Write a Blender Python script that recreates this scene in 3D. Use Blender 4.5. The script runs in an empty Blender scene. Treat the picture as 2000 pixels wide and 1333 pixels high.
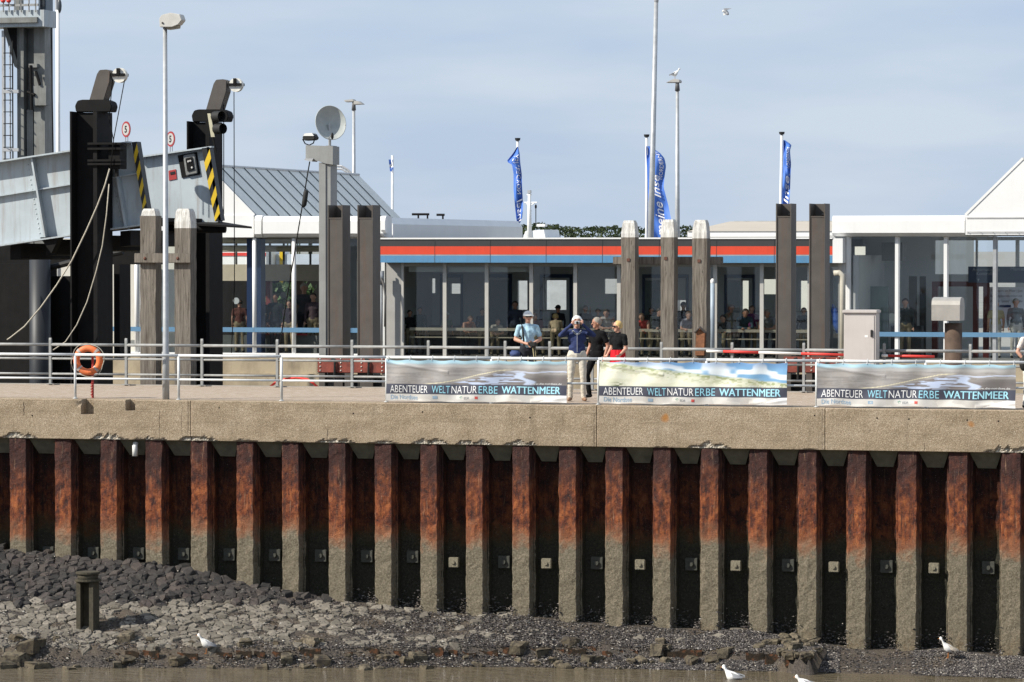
import bpy, bmesh, math, random
import numpy as np
from mathutils import Vector, Matrix
random.seed(7); rng = np.random.default_rng(7)
scene = bpy.context.scene
COL = scene.collection

# ------------------------------------------------------------------ camera
F = 7222.0; TH = math.radians(15.5); Z0 = 76.4; H = 3.2
_c, _s = math.cos(TH), math.sin(TH)
CAM = np.array([Z0*_s, -Z0*_c, H]); RT = np.array([_c, _s, 0.0]); PITCH = math.atan(179.5/F)
FW = np.array([-_s*math.cos(PITCH), _c*math.cos(PITCH), -math.sin(PITCH)]); UP = np.cross(RT, FW)
cam = bpy.data.objects.new('camera', bpy.data.cameras.new('camera'))
COL.objects.link(cam); scene.camera = cam
cam.data.sensor_width = 36; cam.data.lens = F/2000*36
cam.data.clip_start = 1; cam.data.clip_end = 6000
cam.location = CAM
cam.rotation_euler = (math.pi/2-PITCH, 0, TH)

# ------------------------------------------------------------------ sky, sun, exposure
SUN_EL, SUN_AZ = math.radians(38), math.radians(52)      # azimuth: from the quay normal towards the left
SD = Vector((-math.sin(SUN_AZ)*math.cos(SUN_EL), -math.cos(SUN_AZ)*math.cos(SUN_EL), math.sin(SUN_EL)))
world = bpy.data.worlds.new('World'); scene.world = world; world.use_nodes = True
nt = world.node_tree; nt.nodes.clear()
def wn(t, **k):
    n = nt.nodes.new(t)
    for a, b in k.items(): setattr(n, a, b)
    return n
sky = wn('ShaderNodeTexSky', sky_type='NISHITA', sun_disc=False, sun_elevation=SUN_EL,
         sun_rotation=math.atan2(SD.x, SD.y), air_density=1.0, dust_density=0.6, ozone_density=2.0)
tc = wn('ShaderNodeTexCoord'); mp = wn('ShaderNodeMapping'); mp.inputs['Scale'].default_value = (5, 5, 26)
nz = wn('ShaderNodeTexNoise'); nz.inputs['Scale'].default_value = 1.6; nz.inputs['Detail'].default_value = 5; nz.inputs['Roughness'].default_value = 0.5
rp = wn('ShaderNodeValToRGB'); rp.color_ramp.elements[0].position = 0.38; rp.color_ramp.elements[1].position = 0.66
rp.color_ramp.elements[0].color = (0.62, 0.62, 0.62, 1); rp.color_ramp.elements[1].color = (1, 1, 1, 1)
cl = wn('ShaderNodeMixRGB'); cl.inputs[1].default_value = (4.5, 5.6, 7.35, 1); cl.inputs[2].default_value = (5.75, 6.6, 7.8, 1)
mx = wn('ShaderNodeMixRGB'); mx.inputs[0].default_value = 0.9
bg = wn('ShaderNodeBackground'); bg.inputs['Strength'].default_value = 0.082
out = wn('ShaderNodeOutputWorld')
L = nt.links.new
L(tc.outputs['Generated'], mp.inputs['Vector']); L(mp.outputs['Vector'], nz.inputs['Vector']); L(nz.outputs['Fac'], rp.inputs['Fac'])
rp.color_ramp.elements[0].color = (0, 0, 0, 1)
L(rp.outputs['Color'], cl.inputs[0]); L(sky.outputs['Color'], mx.inputs[1]); L(cl.outputs['Color'], mx.inputs[2])
L(mx.outputs['Color'], bg.inputs['Color']); L(bg.outputs['Background'], out.inputs['Surface'])
sun = bpy.data.objects.new('sun', bpy.data.lights.new('sun', 'SUN')); COL.objects.link(sun)
sun.data.energy = 5.0; sun.data.angle = math.radians(0.53); sun.data.color = (1.0, 0.94, 0.84)
sun.rotation_euler = (-SD).to_track_quat('-Z', 'Y').to_euler()
vs = scene.view_settings
vs.view_transform = 'Standard'; vs.look = 'None'; vs.gamma = 1; vs.exposure = 0.40; vs.use_curve_mapping = False
scene.cycles.max_bounces = 6; scene.cycles.transparent_max_bounces = 12; scene.cycles.caustics_reflective = False; scene.cycles.caustics_refractive = False

# ------------------------------------------------------------------ finding points of the place
def ray(px, py): return FW + RT*(px-1000)/F - UP*(py-666.5)/F
def P(px, py, V):
    d = ray(px, py); return Vector(CAM + d*(V-CAM[1])/d[1])
def G(px, py, z=0.0):
    d = ray(px, py); return Vector(CAM + d*(z-CAM[2])/d[2])
def U(px, V, py=700): return P(px, py, V).x
def Wz(px, py, V): return P(px, py, V).z

# ------------------------------------------------------------------ helpers
def S(r, g, b):
    f = lambda c: c/12.92 if c <= .04045 else ((c+.055)/1.055)**2.4
    return (f(r/255), f(g/255), f(b/255))

class MB:
    def __init__(s): s.v = []; s.f = []; s.m = []
    def add(s, vs, fs, m=0):
        o = len(s.v); s.v += [tuple(p) for p in vs]; s.f += [tuple(i+o for i in f) for f in fs]; s.m += [m]*len(fs); return s
    def box(s, x0, x1, y0, y1, z0, z1, m=0):
        x0, x1 = min(x0, x1), max(x0, x1); y0, y1 = min(y0, y1), max(y0, y1); z0, z1 = min(z0, z1), max(z0, z1)
        return s.add([(x0,y0,z0),(x1,y0,z0),(x1,y1,z0),(x0,y1,z0),(x0,y0,z1),(x1,y0,z1),(x1,y1,z1),(x0,y1,z1)],
                     [(0,3,2,1),(4,5,6,7),(0,1,5,4),(1,2,6,5),(2,3,7,6),(3,0,4,7)], m)
    def prism(s, pts, ext, m=0):
        n = len(pts); e = Vector(ext); a = [Vector(p) for p in pts]
        nr = Vector((0,0,0))
        for i in range(n): nr += a[i].cross(a[(i+1) % n])
        if nr.dot(e) > 0: a = a[::-1]
        b = [p+e for p in a]
        return s.add(a+b, [tuple(range(n)), tuple(range(2*n-1, n-1, -1))]+[(i, n+i, n+(i+1) % n, (i+1) % n) for i in range(n)], m)
    def tube(s, pts, r, n=8, m=0, cap=True):
        pts = [Vector(p) for p in pts]; k = len(pts)
        rs = r if isinstance(r, (list, tuple)) else [r]*k
        vs, fs = [], []
        up = None
        for i, p in enumerate(pts):
            d = (pts[min(i+1, k-1)]-pts[max(i-1, 0)]).normalized()
            if up is None:
                up = Vector((0,0,1)) if abs(d.z) < .9 else Vector((1,0,0))
            x = up.cross(d)
            if x.length < 1e-4: x = Vector((1,0,0)).cross(d)
            x.normalize(); y = d.cross(x); up = y
            for j in range(n):
                a = 2*math.pi*j/n; vs.append(p+(x*math.cos(a)+y*math.sin(a))*rs[i])
        for i in range(k-1):
            for j in range(n):
                fs.append((i*n+j, i*n+(j+1) % n, (i+1)*n+(j+1) % n, (i+1)*n+j))
        if cap: fs += [tuple(range(n-1, -1, -1)), tuple((k-1)*n+j for j in range(n))]
        return s.add(vs, fs, m)
    def ell(s, c, r, nu=12, nv=8, m=0, rot=None):
        vs, fs = [], []
        c = Vector(c)
        for i in range(nv+1):
            t = math.pi*i/nv
            for j in range(nu):
                a = 2*math.pi*j/nu
                p = Vector((r[0]*math.sin(t)*math.cos(a), r[1]*math.sin(t)*math.sin(a), r[2]*math.cos(t)))
                if rot: p = rot @ p
                vs.append(c+p)
        for i in range(nv):
            for j in range(nu):
                fs.append((i*nu+j, (i+1)*nu+j, (i+1)*nu+(j+1) % nu, i*nu+(j+1) % nu))
        return s.add(vs, fs, m)
    def grid(s, fn, us, ws, m=0, flip=False):
        vs = [fn(u, w) for w in ws for u in us]; n = len(us); fs = []
        for j in range(len(ws)-1):
            for i in range(n-1):
                q = (j*n+i, j*n+i+1, (j+1)*n+i+1, (j+1)*n+i); fs.append(q[::-1] if flip else q)
        return s.add(vs, fs, m)
    def build(s, name, mats, parent=None, smooth=False, bevel=0, loc=None):
        base = parent_world(parent) if parent else (Vector(loc) if loc is not None else Vector((0,0,0)))
        me = bpy.data.meshes.new(name)
        me.from_pydata([tuple(Vector(p)-base) for p in s.v], [], s.f)
        if not isinstance(mats, (list, tuple)): mats = [mats]
        for q in mats: me.materials.append(q)
        if len(mats) > 1: me.polygons.foreach_set('material_index', s.m)
        if bevel:
            bm = bmesh.new(); bm.from_mesh(me)
            bmesh.ops.remove_doubles(bm, verts=bm.verts, dist=1e-5)
            es = [e for e in bm.edges if len(e.link_faces) == 2 and e.calc_face_angle(0) > .5]
            bmesh.ops.bevel(bm, geom=es, offset=bevel, segments=2, affect='EDGES', clamp_overlap=True)
            bm.to_mesh(me); bm.free()
        if smooth: me.polygons.foreach_set('use_smooth', [True]*len(me.polygons))
        me.update()
        o = bpy.data.objects.new(name, me); COL.objects.link(o)
        if parent: o.parent = parent
        elif loc is not None: o.location = base
        return o
def parent_world(o):
    v = Vector((0,0,0))
    while o: v += Vector(o.location); o = o.parent
    return v
def tag(o, label, cat, group=None):
    o['label'] = label; o['category'] = cat
    if group: o['group'] = group
    return o
def thing(name, label, cat, loc, group=None):
    o = bpy.data.objects.new(name, None); COL.objects.link(o); o.location = loc; o.empty_display_size = .2
    o['kind'] = 'thing'; return tag(o, label, cat, group)
def struct(o): o['kind'] = 'structure'; return o
def stuff(o): o['kind'] = 'stuff'; return o
def part_copy(o, delta, parent=None):
    c = o.copy(); COL.objects.link(c); c.parent = parent or o.parent; c.location = Vector(o.location)+Vector(delta); return c

def hnoise(x, y, s=0):
    return (math.sin(x*12.9898+y*78.233+s)*43758.5453) % 1.0
def vnoise(x, y, s=0):
    xi, yi = math.floor(x), math.floor(y); fx, fy = x-xi, y-yi; fx = fx*fx*(3-2*fx); fy = fy*fy*(3-2*fy)
    a, b, c_, d = hnoise(xi, yi, s), hnoise(xi+1, yi, s), hnoise(xi, yi+1, s), hnoise(xi+1, yi+1, s)
    return (a*(1-fx)+b*fx)*(1-fy)+(c_*(1-fx)+d*fx)*fy
# ------------------------------------------------------------------ materials
class NT:
    def __init__(s, name):
        s.mat = bpy.data.materials.new(name); s.mat.use_nodes = True; s.t = s.mat.node_tree; s.t.nodes.clear()
        s.out = s.n('ShaderNodeOutputMaterial'); s.b = s.n('ShaderNodeBsdfPrincipled'); s.l(s.b.outputs[0], s.out.inputs[0])
    def n(s, t, **k):
        q = s.t.nodes.new(t)
        for a, b in k.items(): setattr(q, a, b)
        return q
    def l(s, a, b): s.t.links.new(a, b)
    def pos(s, scale=(1,1,1)):
        g = s.n('ShaderNodeNewGeometry'); m = s.n('ShaderNodeMapping'); m.inputs['Scale'].default_value = scale
        s.l(g.outputs['Position'], m.inputs['Vector']); return m.outputs['Vector']
    def noise(s, scale, detail=4, rough=.6, vec=None):
        q = s.n('ShaderNodeTexNoise'); q.inputs['Scale'].default_value = scale; q.inputs['Detail'].default_value = detail; q.inputs['Roughness'].default_value = rough
        s.l(vec if vec is not None else s.pos(), q.inputs['Vector']); return q.outputs['Fac']
    def ramp(s, fac, stops):
        q = s.n('ShaderNodeValToRGB'); e = q.color_ramp.elements
        while len(e) < len(stops): e.new(.5)
        for i, (p, c) in enumerate(stops):
            e[i].position = p; e[i].color = tuple(c)+(1,) if len(c) == 3 else c
        s.l(fac, q.inputs['Fac']); return q.outputs['Color']
    def mix(s, fac, a, b, mode='MIX'):
        q = s.n('ShaderNodeMixRGB', blend_type=mode)
        for i, x in ((0, fac), (1, a), (2, b)):
            if isinstance(x, (int, float)): q.inputs[i].default_value = x
            elif isinstance(x, tuple): q.inputs[i].default_value = x+(1,)
            else: s.l(x, q.inputs[i])
        return q.outputs[0]
    def math(s, op, a, b=0.0):
        q = s.n('ShaderNodeMath', operation=op)
        for i, x in ((0, a), (1, b)):
            if isinstance(x, (int, float)): q.inputs[i].default_value = x
            else: s.l(x, q.inputs[i])
        return q.outputs[0]
    def bump(s, h, strength=.3, dist=.02):
        q = s.n('ShaderNodeBump'); q.inputs['Strength'].default_value = strength; q.inputs['Distance'].default_value = dist
        s.l(h, q.inputs['Height']); s.l(q.outputs[0], s.b.inputs['Normal'])
    def col(s, c):
        if isinstance(c, tuple): s.b.inputs['Base Color'].default_value = c+(1,)
        else: s.l(c, s.b.inputs['Base Color'])
    def set(s, rough=.6, metal=0.0, spec=.5):
        s.b.inputs['Roughness'].default_value = rough; s.b.inputs['Metallic'].default_value = metal; s.b.inputs['Specular IOR Level'].default_value = spec
W3 = {}
def mat(name, c, rough=.6, metal=0.0, var=.12, scale=2.5, bump=0.0, bscale=40, spec=.4, streak=0.0, dirt=(.12,.10,.08), dist=.01):
    if name in W3: return W3[name]
    t = NT(name); t.set(rough, metal, spec)
    n1 = t.noise(scale, 5); lo = tuple(x*(1-var) for x in c); hi = tuple(min(1, x*(1+var)) for x in c)
    cc = t.ramp(n1, [(.3, lo), (.7, hi)])
    if streak:
        n2 = t.noise(1, 5, .65, t.pos((9, 9, .7)))
        cc = t.mix(t.math('MULTIPLY', t.ramp(n2, [(.5, (0,0,0)), (.75, (1,1,1))]), streak), cc, dirt)
    t.col(cc)
    if bump: t.bump(t.noise(bscale, 4), bump, dist)
    W3[name] = t.mat; return t.mat
def flat(name, c, rough=.6, metal=0.0, spec=.3):
    if name in W3: return W3[name]
    t = NT(name); t.set(rough, metal, spec); t.col(c); W3[name] = t.mat; return t.mat

def m_concrete():
    t = NT('concrete'); t.set(.9, 0, .2)
    sp = t.noise(55, 3, .7); big = t.noise(1.3, 5, .6, t.pos((1, 1, 2.2)))
    base = t.ramp(big, [(.3, (.29,.225,.155)), (.5, (.39,.31,.22)), (.7, (.46,.375,.28))])
    base = t.mix(t.ramp(sp, [(.40, (0,0,0)), (.58, (1,1,1))]), t.mix(1.0, base, (.50,.47,.43), 'MULTIPLY'), base); base = t.mix(t.ramp(t.noise(24, 4, .75), [(.36, (.6,.6,.6)), (.52, (0,0,0))]), base, (.20,.155,.105))
    peb = t.noise(62, 2, .5); base = t.mix(t.ramp(peb, [(.62, (0,0,0)), (.69, (.75,.75,.75))]), base, (.62,.54,.43))
    st = t.noise(1, 4, .7, t.pos((3.2, 3, .25)))
    base = t.mix(t.math('MULTIPLY', t.ramp(st, [(.56, (0,0,0)), (.72, (1,1,1))]), .45), base, (.11,.085,.055))
    board = t.noise(1, 2, .5, t.pos((.4, 1, 26))); base = t.mix(t.math('MULTIPLY', t.ramp(board, [(.55, (0,0,0)), (.68, (1,1,1))]), .25), base, (.16,.125,.085))
    rust = t.noise(1.7, 1, .4); base = t.mix(t.ramp(rust, [(.765, (0,0,0)), (.80, (.8,.8,.8))]), base, (.36,.15,.03))
    at = t.n('ShaderNodeAttribute', attribute_name='spall')
    pale = t.ramp(t.noise(28, 3, .7), [(.34, (.10,.085,.065)), (.48, (.36,.315,.25)), (.66, (.62,.585,.52))])
    base = t.mix(at.outputs['Fac'], base, pale)
    t.col(base); t.bump(t.noise(60, 4, .7), .55, .012); return t.mat
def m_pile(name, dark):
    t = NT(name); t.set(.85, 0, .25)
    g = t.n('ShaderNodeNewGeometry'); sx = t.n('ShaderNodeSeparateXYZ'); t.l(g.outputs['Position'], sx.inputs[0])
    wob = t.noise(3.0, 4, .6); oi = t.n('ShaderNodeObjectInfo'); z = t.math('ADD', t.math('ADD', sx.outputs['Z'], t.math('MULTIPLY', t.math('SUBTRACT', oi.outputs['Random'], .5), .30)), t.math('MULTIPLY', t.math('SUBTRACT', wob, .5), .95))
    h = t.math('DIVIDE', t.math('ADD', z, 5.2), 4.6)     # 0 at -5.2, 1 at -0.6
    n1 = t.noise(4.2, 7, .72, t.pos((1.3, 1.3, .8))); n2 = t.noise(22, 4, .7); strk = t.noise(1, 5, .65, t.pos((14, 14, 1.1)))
    k = .42 if dark else 1.0  # back pan copy is darkened: recess shade put into its colours
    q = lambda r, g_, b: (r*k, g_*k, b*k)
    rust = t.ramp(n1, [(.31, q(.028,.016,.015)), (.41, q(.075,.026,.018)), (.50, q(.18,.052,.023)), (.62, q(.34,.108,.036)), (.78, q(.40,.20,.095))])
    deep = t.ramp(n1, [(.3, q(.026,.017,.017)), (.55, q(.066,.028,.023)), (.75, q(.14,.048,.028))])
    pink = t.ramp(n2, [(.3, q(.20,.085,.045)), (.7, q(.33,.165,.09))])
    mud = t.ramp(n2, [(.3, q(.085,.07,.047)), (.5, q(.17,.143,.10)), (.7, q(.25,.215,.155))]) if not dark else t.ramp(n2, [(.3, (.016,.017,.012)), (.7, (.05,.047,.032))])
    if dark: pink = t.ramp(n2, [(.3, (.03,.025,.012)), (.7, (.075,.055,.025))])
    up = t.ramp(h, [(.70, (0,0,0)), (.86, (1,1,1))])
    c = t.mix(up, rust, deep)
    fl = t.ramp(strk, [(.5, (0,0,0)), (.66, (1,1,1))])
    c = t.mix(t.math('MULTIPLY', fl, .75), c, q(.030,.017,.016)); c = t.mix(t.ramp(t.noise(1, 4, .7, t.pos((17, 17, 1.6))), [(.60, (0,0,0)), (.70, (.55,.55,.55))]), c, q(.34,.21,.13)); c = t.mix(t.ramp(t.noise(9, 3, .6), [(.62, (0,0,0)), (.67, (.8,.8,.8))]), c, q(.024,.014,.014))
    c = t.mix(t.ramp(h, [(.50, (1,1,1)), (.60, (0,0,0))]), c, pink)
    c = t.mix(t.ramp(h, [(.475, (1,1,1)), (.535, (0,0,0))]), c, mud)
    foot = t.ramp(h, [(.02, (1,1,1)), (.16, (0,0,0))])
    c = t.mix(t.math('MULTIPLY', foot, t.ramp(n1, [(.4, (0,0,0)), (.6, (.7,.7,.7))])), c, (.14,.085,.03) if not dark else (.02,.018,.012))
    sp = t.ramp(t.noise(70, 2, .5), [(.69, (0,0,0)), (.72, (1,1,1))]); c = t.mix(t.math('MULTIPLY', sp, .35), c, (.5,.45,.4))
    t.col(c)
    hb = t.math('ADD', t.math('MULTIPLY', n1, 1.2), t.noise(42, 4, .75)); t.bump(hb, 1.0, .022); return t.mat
def m_wood(name, a, b):
    t = NT(name); t.set(.9, 0, .15)
    v = t.pos((14, 14, .8)); n = t.noise(1.6, 6, .7, v); c = t.ramp(n, [(.3, a), (.55, b), (.75, tuple(min(1, x*1.35) for x in b))])
    ck = t.noise(1, 4, .8, t.pos((26, 26, 1.4))); c = t.mix(t.ramp(ck, [(.62, (0,0,0)), (.67, (1,1,1))]), c, tuple(x*.25 for x in a))
    t.col(c); t.bump(t.math('ADD', n, ck), .7, .02); return t.mat
def m_glass(name, tint=(.72,.76,.76), refl=.10):
    t = NT(name); t.t.nodes.remove(t.b)
    tr = t.n('ShaderNodeBsdfTransparent'); tr.inputs[0].default_value = tint+(1,)
    gl = t.n('ShaderNodeBsdfGlossy'); gl.inputs['Roughness'].default_value = .015; gl.inputs[0].default_value = (.9,.95,1,1)
    fr = t.n('ShaderNodeFresnel'); fr.inputs[0].default_value = 1.5
    a = t.math('ADD', t.math('MULTIPLY', fr.outputs[0], .5), refl)
    m = t.n('ShaderNodeMixShader'); t.l(a, m.inputs[0]); t.l(tr.outputs[0], m.inputs[1]); t.l(gl.outputs[0], m.inputs[2]); t.l(m.outputs[0], t.out.inputs[0])
    return t.mat
def m_stone(name, a, b, c, patch=None, pf=.5):
    t = NT(name); t.set(.85, 0, .3)
    oi = t.n('ShaderNodeObjectInfo'); g = t.n('ShaderNodeNewGeometry')
    r = t.math('FRACT', t.math('ADD', oi.outputs['Random'], g.outputs['Random Per Island']))
    cc = t.ramp(r, [(.0, a), (.5, b), (1.0, c)]); n = t.noise(14, 5, .7)
    cc = t.mix(t.ramp(n, [(.35, (.5,.5,.5)), (.65, (0,0,0))]), cc, tuple(x*.45 for x in a))
    if patch: cc = t.mix(t.ramp(t.noise(9, 4, .7), [(pf, (0,0,0)), (pf+.12, (.85,.85,.85))]), cc, patch)
    t.col(cc); t.bump(t.noise(35, 5, .7), .7, .02); return t.mat

CONC = m_concrete(); PILE = m_pile('rusted_steel', False); PILE_D = m_pile('shaded_algae_steel', True)  # PILE_D: shade of the recesses painted in, along with a dark algae tint
WOOD = m_wood('weathered_timber', (.075,.062,.050), (.185,.163,.138)); WPAINT = m_wood('peeling_white_paint', (.30,.28,.25), (.62,.61,.58))
GALV = mat('galvanised_steel', (.40,.41,.42), .45, .35, .14, 6, streak=.25, dirt=(.2,.19,.17))
RAILW = mat('pale_railing_paint', (.60,.61,.61), .45, 0, .08, 5, streak=.25, dirt=(.3,.25,.2))
RAILG = mat('grey_railing_paint', (.27,.275,.27), .55, 0, .18, 6, streak=.3, dirt=(.15,.12,.1))
BROWNST = mat('brown_steel_paint', (.075,.066,.058), .55, 0, .16, 3, bump=.1, streak=.35, dirt=(.11,.05,.025))
BLACKST = mat('black_steel_paint', (.0075,.0072,.0075), .7, 0, .3, 4, streak=.2, dirt=(.03,.02,.015), spec=.15)
RAMPG = mat('blue_grey_ramp_paint', (.40,.45,.48), .5, 0, .10, 1.2, streak=.55, dirt=(.22,.17,.13))
TOWERG = mat('grey_tower_paint', (.18,.187,.18), .55, 0, .25, 2, streak=.6, dirt=(.12,.10,.08))
WHITE = mat('white_panel', (.74,.74,.73), .45, 0, .04, 1, streak=.10, dirt=(.5,.48,.42))
CREAM = mat('cream_wall', (.55,.53,.47), .6, 0, .06, 1)
DKGREY = mat('dark_grey_fascia', (.035,.036,.038), .6, 0, .1, 2)
RED = mat('red_stripe_paint', (.60,.058,.025), .5, 0, .07, 1.5, streak=.22, dirt=(.30,.05,.03)); BLUE = mat('blue_stripe_paint', (.085,.225,.39), .5, 0, .08, 1.5, streak=.3, dirt=(.10,.15,.2))
ALU = mat('aluminium_mullion', (.50,.485,.45), .4, .2, .06, 3)
GLASS = m_glass('window_glass', (.90,.925,.92), .01); GLASS2 = m_glass('clear_glass', (.93,.95,.945), .005)
GREYWALL = mat('grey_interior_wall', (.62,.63,.62), .7, 0, .08, .8); DKBLUE = mat('dark_blue_paint', (.02,.045,.12), .5, 0, .1, 2)
DKRED = mat('dark_red_paint', (.10,.015,.014), .5, 0, .15, 2); STRIP = mat('light_blue_strip', (.105,.22,.35), .5, 0, .06, 2)
RUBBER = mat('black_rubber', (.012,.012,.012), .7, 0, .2, 8); ROPE = mat('pale_rope', (.42,.38,.31), .9, 0, .2, 20)
YEL = mat('hazard_yellow', (.62,.42,.02), .5, 0, .1, 3); BLK = mat('hazard_black', (.014,.014,.015), .5, 0, .2, 3)
FENDER = mat('red_oxide_paint', (.20,.045,.03), .65, 0, .35, 5, bump=.2, streak=.5, dirt=(.06,.03,.025))
BOLT = mat('bright_bolt', (.5,.47,.42), .4, .4, .2, 20)

# ================================================================== LARGE STRUCTURE
# ---- water
t = NT('harbour_water'); t.set(.04, 0, .6); t.col(t.ramp(t.noise(.6, 3), [(.3, (.105,.085,.055)), (.7, (.135,.112,.075))]))
wv = t.math('ADD', t.noise(2.2, 3, .55, t.pos((1, 2.6, 1))), t.math('MULTIPLY', t.noise(9, 2, .5, t.pos((1, 2.2, 1))), .35)); t.bump(wv, .5, .2)
WATER = t.mat
ZW = -5.2
struct(MB().add([(-400,-160,ZW),(400,-160,ZW),(400,40,ZW),(-400,40,ZW)], [(0,1,2,3)]).build('water', WATER))

# ---- paving of the near quay
t = NT('brick_paving'); t.set(.9, 0, .2)
br = t.n('ShaderNodeTexBrick'); br.inputs['Scale'].default_value = 1; br.inputs['Brick Width'].default_value = .22; br.inputs['Row Height'].default_value = .11; br.inputs['Mortar Size'].default_value = .008
br.inputs['Color1'].default_value = (.37,.285,.205,1); br.inputs['Color2'].default_value = (.47,.385,.31,1); br.inputs['Mortar'].default_value = (.15,.115,.085,1)
mpn = t.n('ShaderNodeMapping'); mpn.inputs['Rotation'].default_value = (0,0,math.radians(45)); g = t.n('ShaderNodeNewGeometry'); t.l(g.outputs['Position'], mpn.inputs['Vector']); t.l(mpn.outputs[0], br.inputs['Vector'])
c = t.mix(t.math('MULTIPLY', t.noise(1.1, 5, .7), .5), br.outputs['Color'], (.30,.25,.20)); t.col(c); t.bump(br.outputs['Fac'], -.3, .01)
PAVE = t.mat
VB = 7.6                                   # back edge of the near quay
mb = MB(); mb.box(-90, 60, .42, VB, -.80, -.004); mb.box(-90, 60, .75, VB-.01, -6.5, -.802); struct(mb.build('quay_paving', PAVE))
mb = MB(); mb.box(-90, 60, VB, VB+.18, -6.5, .02); struct(mb.build('quay_edge_kerb', mat('grey_kerb', (.36,.33,.29), .85, 0, .15, 3, bump=.2), None))

# ---- rear quay and the land behind it
VR = 32.0
t = NT('rear_concrete'); t.set(.9, 0, .2); t.col(t.mix(t.ramp(t.noise(1, 5, .65, t.pos((1.5, 1, .6))), [(.45, (0,0,0)), (.7, (.8,.8,.8))]), (.37,.31,.22), (.17,.14,.10))); t.bump(t.noise(20, 4), .3, .02)
REARC = t.mat
mb = MB(); mb.box(-400, 400, VR, VR+.45, -6.5, -.02); mb.box(-400, 400, VR-.18, VR, -6.5, -.55); struct(mb.build('rear_quay_wall', REARC))
LANDM = mat('island_ground', (.26,.25,.23), .95, 0, .2, .3)
struct(MB().add([(-2500,VR+.45,-.03),(2500,VR+.45,-.03),(2500,4500,-.03),(-2500,4500,-.03)], [(0,1,2,3)]).build('ground', LANDM))
struct(MB().box(-40, 30, VR+.3, VR+26, -.025, .0).build('hall_floor', mat('hall_paving', (.30,.285,.26), .85, 0, .1, 2)))

# ---- sheet pile wall under the capping beam
PX = [-69,20,108,197,285,374,463,552,643,733,822,911,1002,1093,1184,1277,1370,1465,1561,1657,1755,1854,1957,2062]
PU = [U(x, 0, 1000) for x in PX]
FOOT = [(20,1075),(108,1090),(197,1097),(285,1103),(374,1113),(463,1142),(552,1157),(643,1172),(733,1183),(822,1195),(911,1203),(1002,1201),(1093,1213),(1184,1222),(1277,1225),(1370,1232),(1465,1230),(1561,1250),(1657,1268),(1755,1272),(1854,1268),(1957,1283)]
FU = [P(x, y, 0).x for x, y in FOOT]; FZ = [P(x, y, 0).z for x, y in FOOT]
BEAM_V = -.075; BEAM_B = -.86
wall = thing('sheet_pile_wall', 'rusted steel sheet pile wall with grey barnacled foot below the concrete beam', 'wall', (0, 0, -6))
def pan(u0, u1, v0, zt, zb, seed, front):
    r = np.random.default_rng(seed); mb = MB()
    zs = np.linspace(zb, zt, 74); w = u1-u0
    if front:   # front flange with both flanks half way back
        prof = [(-.078, .24), (-.066, .215), (-.046, .215), (-.012, .02), (0, 0), (w*.25, 0), (w*.5, 0), (w*.75, 0), (w, 0), (w+.012, .02), (w+.046, .215), (w+.066, .215), (w+.078, .24)]
    else:
        prof = [(-.055, .20), (-.045, .235), (-.025, .235), (0, .42), (w*.5, .42), (w, .42), (w+.025, .235), (w+.045, .235), (w+.055, .20)]
    sd = seed*3.7
    def fn(i, z):
        i = int(i); u, v = prof[i]
        flake = max(0, vnoise(i*.55+sd, z*3.1, 4)-.55)*.05
        j = .014*(vnoise(i*.9+sd, z*9, 1)-.5)+.010*(vnoise(i*1.7+sd, z*24, 2)-.5)+flake
        e = .016*(vnoise(sd, z*5, 3)-.5)+.012*(vnoise(sd+i*.2, z*15, 5)-.5)
        return (u0+u+e, v0+v-j, z)
    mb.grid(fn, list(range(len(prof))), zs)
    return mb
for i in range(len(PU)):
    u0 = PU[i]; per = (PU[min(i+1, len(PU)-1)]-PU[max(i-1, 0)])/(2 if 0 < i < len(PU)-1 else 1)
    fw = .345*per
    ztop = BEAM_B+.10 if i % 1 == 0 else BEAM_B
    pan(u0, u0+fw, 0.0, ztop, -6, 100+i, True).build('sheet_pile', PILE, wall, smooth=False)
    if i < len(PU)-1:
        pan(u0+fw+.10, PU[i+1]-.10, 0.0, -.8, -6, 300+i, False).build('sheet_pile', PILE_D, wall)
# anchor plates
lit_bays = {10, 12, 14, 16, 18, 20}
PLM = mat('barnacled_plate', (.20,.175,.125), .9, 0, .3, 25, bump=.8, bscale=60, dist=.02); PLD = mat('dark_plate', (.05,.05,.04), .7, 0, .3, 20, bump=.5)  # PLD: darker colour for the plates set back in the bays
for i in range(1, len(PU)-1):
    u0 = PU[i]+.365+.155; u1 = PU[i+1]-.155; zc = Wz(PX[i]+60, 1080+.012*PX[i]+(8 if i > 9 else 0), .2)
    cu = (u0+u1)/2+.03
    mb = MB()
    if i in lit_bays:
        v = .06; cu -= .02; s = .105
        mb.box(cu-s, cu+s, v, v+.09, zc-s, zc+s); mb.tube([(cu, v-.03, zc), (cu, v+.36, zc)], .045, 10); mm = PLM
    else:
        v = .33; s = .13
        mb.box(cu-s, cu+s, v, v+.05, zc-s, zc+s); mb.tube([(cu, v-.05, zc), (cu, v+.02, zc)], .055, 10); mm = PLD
    mb.build('anchor_plate', mm, wall, bevel=.012)

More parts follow.
